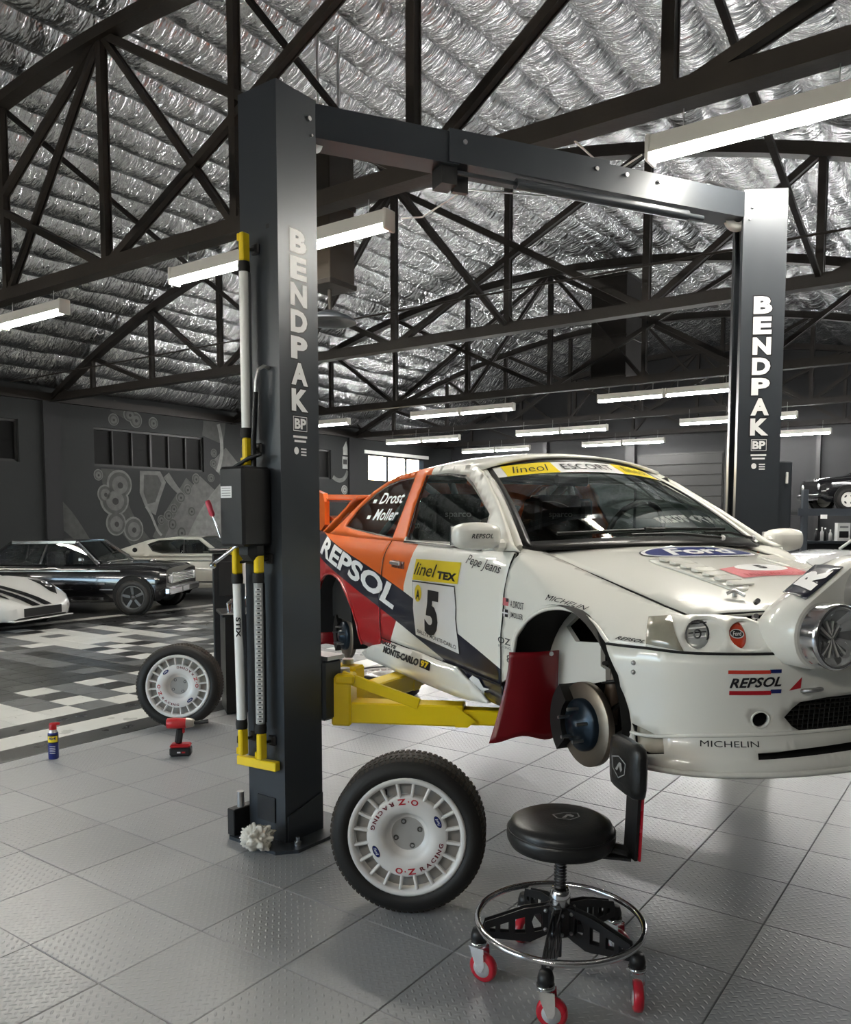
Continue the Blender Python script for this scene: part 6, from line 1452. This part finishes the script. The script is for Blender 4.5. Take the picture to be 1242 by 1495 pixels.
# cream seventies coupe behind the black car
sk_ = thing('coupe_car', 'cream seventies fastback coupe parked behind the black car', 'car', (-4.55, 16.6, 0), math.radians(-4)); sk_.scale = (.86, .86, .86)
car_body(sk_, [(-2.2, .72, .35, .80, .88, .8), (-2.05, .82, .28, .86, .96, .8), (-1.0, .84, .22, .88, .98, .8), (.3, .84, .22, .88, .95, .8), (1.2, .83, .24, .86, .93, .8), (1.9, .80, .28, .82, .88, .8), (2.05, .74, .38, .76, .82, .8)], M_PCRM)
def kq(u, v): 
    z0 = lerp_tab([(-2.05, .93), (-1.55, 1.12), (-.95, 1.32), (-.3, 1.385), (.25, 1.37), (.85, .96)], u); return z0
for s in (-1, 1):
    ol_ = [(-2.05, .92), (-1.55, 1.10), (-.95, 1.30), (-.3, 1.37), (.25, 1.355), (.85, .94)]
    wq = [(-.98, 1.20), (-.72, 1.29), (-.25, 1.31), (.20, 1.30), (.62, 1.0), (-.60, .99), (-.84, 1.04)]
    sheet('cabin_side', fill2d(ol_, (wq,), .1), lambda x, z: (x, s * (.80 - (z - .92) * .42), z), M_PCRM, sk_, (0, s, 0), .03)
    sheet('side_glass', fill2d(wq, (), .1), lambda x, z: (x, s * (.79 - (z - .92) * .42), z), M_BGG, sk_, (0, s, 0), 0)
    sheet('window_trim', fill2d(wq, (shrink(wq, .03),), .1), lambda x, z: (x, s * (.80 - (z - .92) * .42), z), M_SEAL, sk_, (0, s, 0), 0, .004)
    MB().bar((-.12, s * .76, 1.0), (-.14, s * .65, 1.30), .02, .03).build('pillar', M_SEAL, sk_)
    MB().lathe([(.055, 0), (.055, .015), (.03, .02), (0, .015)], 20, Matrix.Translation((-1.25, s * .745, 1.07)) @ Matrix.Rotation(-s * PI / 2, 4, 'X')).build('fuel_cap', M_SEAL, sk_)
    MB().bar((-2.0, s * .848, .84), (1.9, s * .838, .83), .01, .018).build('waist_trim', M_CHROME, sk_); MB().bar((-1.9, s * .846, .36), (1.8, s * .836, .36), .01, .03).build('sill_trim', M_SEAL, sk_)
    MB().bar((-.30, s * .86, .74), (-.12, s * .86, .74), .02, .02).build('door_handle', M_SEAL, sk_)
    for x in (1.25, -1.30): arch_dark(sk_, x, s * .845, .36, .34); car_wheel(sk_, x, s * .80, .31, M_BWHEEL, 8)
MB().grid(lambda u, v: Vector((-2.05 + 2.3 * u, (2 * v - 1) * (.80 - (kq(-2.05 + 2.3 * u, 0) - .92) * .42), kq(-2.05 + 2.3 * u, 0) - .02 + .03 * (1 - (2 * v - 1) ** 2))), 20, 8).build('roof', M_PCRM, sk_)
MB().add([(.85, -.78, .95), (.85, .78, .95), (.25, .61, 1.355), (.25, -.61, 1.355)], [(0, 1, 2, 3)]).build('windscreen', M_BGG, sk_)
MB().grid(lambda u, v: Vector((-1.9 + 2.7 * u, (2 * v - 1) * .74, .86)), 1, 1).build('cabin_trim', M_DARK, sk_)
for s in (-1, 1): MB().box((-.2, s * .36, .98), (.16, .46, .42), bev=.05).build('seat', M_SEAT, sk_)
MB().box((2.08, 0, .45), (.10, 1.5, .13), bev=.03).build('front_bumper', M_CHROME, sk_); MB().box((2.06, 0, .68), (.03, 1.3, .16), bev=.008).build('grille', M_DARK, sk_)
# ------------------------------------------------------------------ right-hand background: storage lift with a black car, open silver car, workbench
pl_ = thing('parking_platform', 'black raised parking platform at the back right', 'platform', (9.92, 18.6, 0), math.radians(-2)); pl_.scale = (.84, .84, .98)
MB().box((0, 0, 1.68), (4.4, 2.0, .10), bev=.01).build('deck', M_BLACK, pl_); MB().box((0, -1.0, 1.70), (4.4, .04, .16)).build('edge_rail', M_CHAR, pl_)
for x in (-2.0, 2.0):
    for y in (-.92, .92): MB().box((x, y, 1.1), (.14, .14, 2.2), bev=.01).build('post', M_CHAR, pl_)
MB().box((-1.55, -1.03, 1.60), (.16, .02, .09)).build('label', M_WHITE, pl_)
bk_ = thing('hot_hatch_car', 'black small car with white wheels parked on the raised platform', 'car', (10.2, 18.6, 1.705), math.radians(178)); bk_.scale = (.80, .80, .80)
car_body(bk_, [(-1.8, .70, .30, .78, .84, .8), (-1.6, .78, .2, .84, .90, .8), (0, .80, .18, .88, .94, .8), (.6, .80, .18, .90, .98, .8), (1.2, .79, .2, .88, .96, .78), (1.75, .76, .24, .80, .90, .76), (1.9, .70, .34, .72, .82, .76)], M_PBLK)
cabin(bk_, [(-1.7, .90), (-1.3, 1.34), (.05, 1.36), (.62, .96)], .72, .56, M_PBLK, M_BGG, [M_PBLK, M_PBLK, M_PBLK])
M_WWH = mat('white_wheel', (.72, .70, .66), .4)
for s in (-1, 1):
    for x in (1.22, -1.2):
        arch_dark(bk_, x, s * .795, .35, .32); w_ = car_wheel(bk_, x, s * .75, .30, M_WWH, 4, .22)
        M = Matrix.Translation((x, s * .75, .30)) @ Matrix.Rotation(-s * PI / 2, 4, 'X'); MB().lathe([(.20, .075), (.0, .085)], 28, M).build('wheel_face', M_WWH, w_)
        for k in range(4):
            a = PI / 2 * k + PI / 4; MB().lathe([(.03, 0), (0, .002)], 12, M @ Matrix.Translation((.115 * math.cos(a), .115 * math.sin(a), .086)) @ Matrix.Rotation(a, 4, 'Z') @ Matrix.Diagonal((.8, 1.5, 1, 1))).build('wheel_slot', M_BLACK, w_)
    MB().lathe([(.09, 0), (.09, .03), (0, .05)], 18, Matrix.Translation((1.87, s * .52, .66)) @ Matrix.Rotation(PI / 2, 4, 'Y')).build('headlamp', M_LENSG, bk_)
    MB().bar((-1.7, s * .80, .22), (1.0, s * .80, .22), .02, .05).build('sill_trim', M_CHROME, bk_); MB().bar((.6, s * .78, .955), (1.85, s * .66, .84), .01, .015).build('wing_trim', M_CHROME, bk_)
MB().box((1.93, 0, .40), (.10, 1.4, .12), bev=.03).build('front_bumper', M_BLACK, bk_); MB().box((1.97, 0, .30), (.03, 1.3, .04), bev=.01).build('lower_trim', M_CHROME, bk_)
sv_ = thing('convertible_car', 'silver open-topped car behind the rally car bonnet at right', 'car', (8.45, 14.6, 0), math.radians(-172)); sv_.scale = (.95, .95, .95)
car_body(sv_, [(-2.1, .74, .35, .84, .90, .8), (-1.9, .84, .28, .92, .98, .8), (-.8, .88, .22, .94, .98, .8), (.6, .88, .22, .96, 1.02, .8), (1.4, .87, .24, .95, 1.04, .78), (2.0, .82, .30, .88, .96, .76), (2.2, .70, .40, .76, .86, .76)], M_PSIL)
for s in (-1, 1):
    for x in (1.35, -1.35): arch_dark(sv_, x, s * .885, .36, .34); car_wheel(sv_, x, s * .84, .32, M_GALV, 5)
    MB().bar((.75, s * .74, 1.02), (.18, s * .60, 1.46), .04, .05, bev=.008).build('pillar', M_PSIL, sv_)
    MB().box((-.4, s * .36, 1.08), (.16, .46, .42), bev=.05).build('seat', M_SEAT, sv_); MB().lathe([(.09, 0), (0, .05)], 18, Matrix.Translation((2.15, s * .56, .72)) @ Matrix.Rotation(PI / 2, 4, 'Y')).build('headlamp', M_LENSG, sv_)
MB().bar((.18, -.60, 1.46), (.18, .60, 1.46), .04, .04, bev=.008).build('header_rail', M_PSIL, sv_)
MB().add([(.75, -.74, 1.02), (.75, .74, 1.02), (.18, .60, 1.46), (.18, -.60, 1.46)], [(0, 1, 2, 3)]).build('windscreen', M_BGG, sv_); MB().grid(lambda u, v: Vector((-1.5 + 2.1 * u, (2 * v - 1) * .72, 1.0)), 1, 1).build('cabin_trim', M_DARK, sv_)
# workbench with bottles
wb = thing('workbench', 'dark workbench against the back right wall below the platform', 'workbench', (10.5, 20.2, 0), math.radians(-4))
MB().box((0, 0, .95), (2.6, .6, .06), bev=.006).build('worktop', M_CHAR, wb)
for x in (-1.2, 1.2):
    for y in (-.25, .25): MB().box((x, y, .46), (.06, .06, .92)).build('leg', M_BLACK, wb)
MB().box((0, .26, .5), (2.3, .03, .8)).build('back_panel', M_BLACK, wb)
def bottle(x, y, h, r, m, label, capm=M_WHITE):
    p = wb.matrix_basis @ Vector((x, y, .98)); b_ = thing('bottle', label, 'bottle', p, 0, 'bottles on the workbench')
    MB().lathe([(0, 0), (r, 0), (r, h * .62), (r * .45, h * .78), (r * .35, h * .92)], 14).build('body', m, b_); MB().lathe([(r * .42, h * .9), (r * .42, h), (0, h)], 12).build('cap', capm, b_)
bpy.context.view_layer.update()
M_GBOT = mat('green_bottle', (.12, .14, .03), .3); M_WBOT = mat('white_bottle', (.6, .6, .58), .4)
for i, (x, y, h, r, m, lab) in enumerate(((-.92, -.1, .30, .045, M_BLACK, 'black spray bottle leftmost on the workbench'), (-.80, -.12, .34, .04, M_WBOT, 'white slim bottle second from left on the workbench'), (-.70, -.06, .32, .045, M_BLACK, 'black bottle between two white ones on the workbench'), (-.60, -.12, .28, .04, M_WBOT, 'short white bottle left of the white box on the workbench'), (-.02, -.1, .38, .055, M_GBOT, 'olive green bottle right of the white box on the workbench'), (.55, -.1, .30, .05, M_WBOT, 'white bottle at the right end of the workbench'))): bottle(x, y, h, r, m, lab)
bx = thing('cardboard_box', 'white printed box standing on the workbench', 'box', wb.matrix_basis @ Vector((-.30, -.08, .98)), math.radians(-4))
MB().box((0, 0, .22), (.30, .18, .44), bev=.004).build('carton', M_WHITE, bx); flat('label_print', rect2d(.22, .16), M_BLACK, bx, frame((0, -.0905, .16), (1, 0, 0), (0, 0, 1))); flat('label_print', rect2d(.2, .05), mat('print_grey', (.25, .25, .25), .5), bx, frame((0, -.0905, .34), (1, 0, 0), (0, 0, 1)))
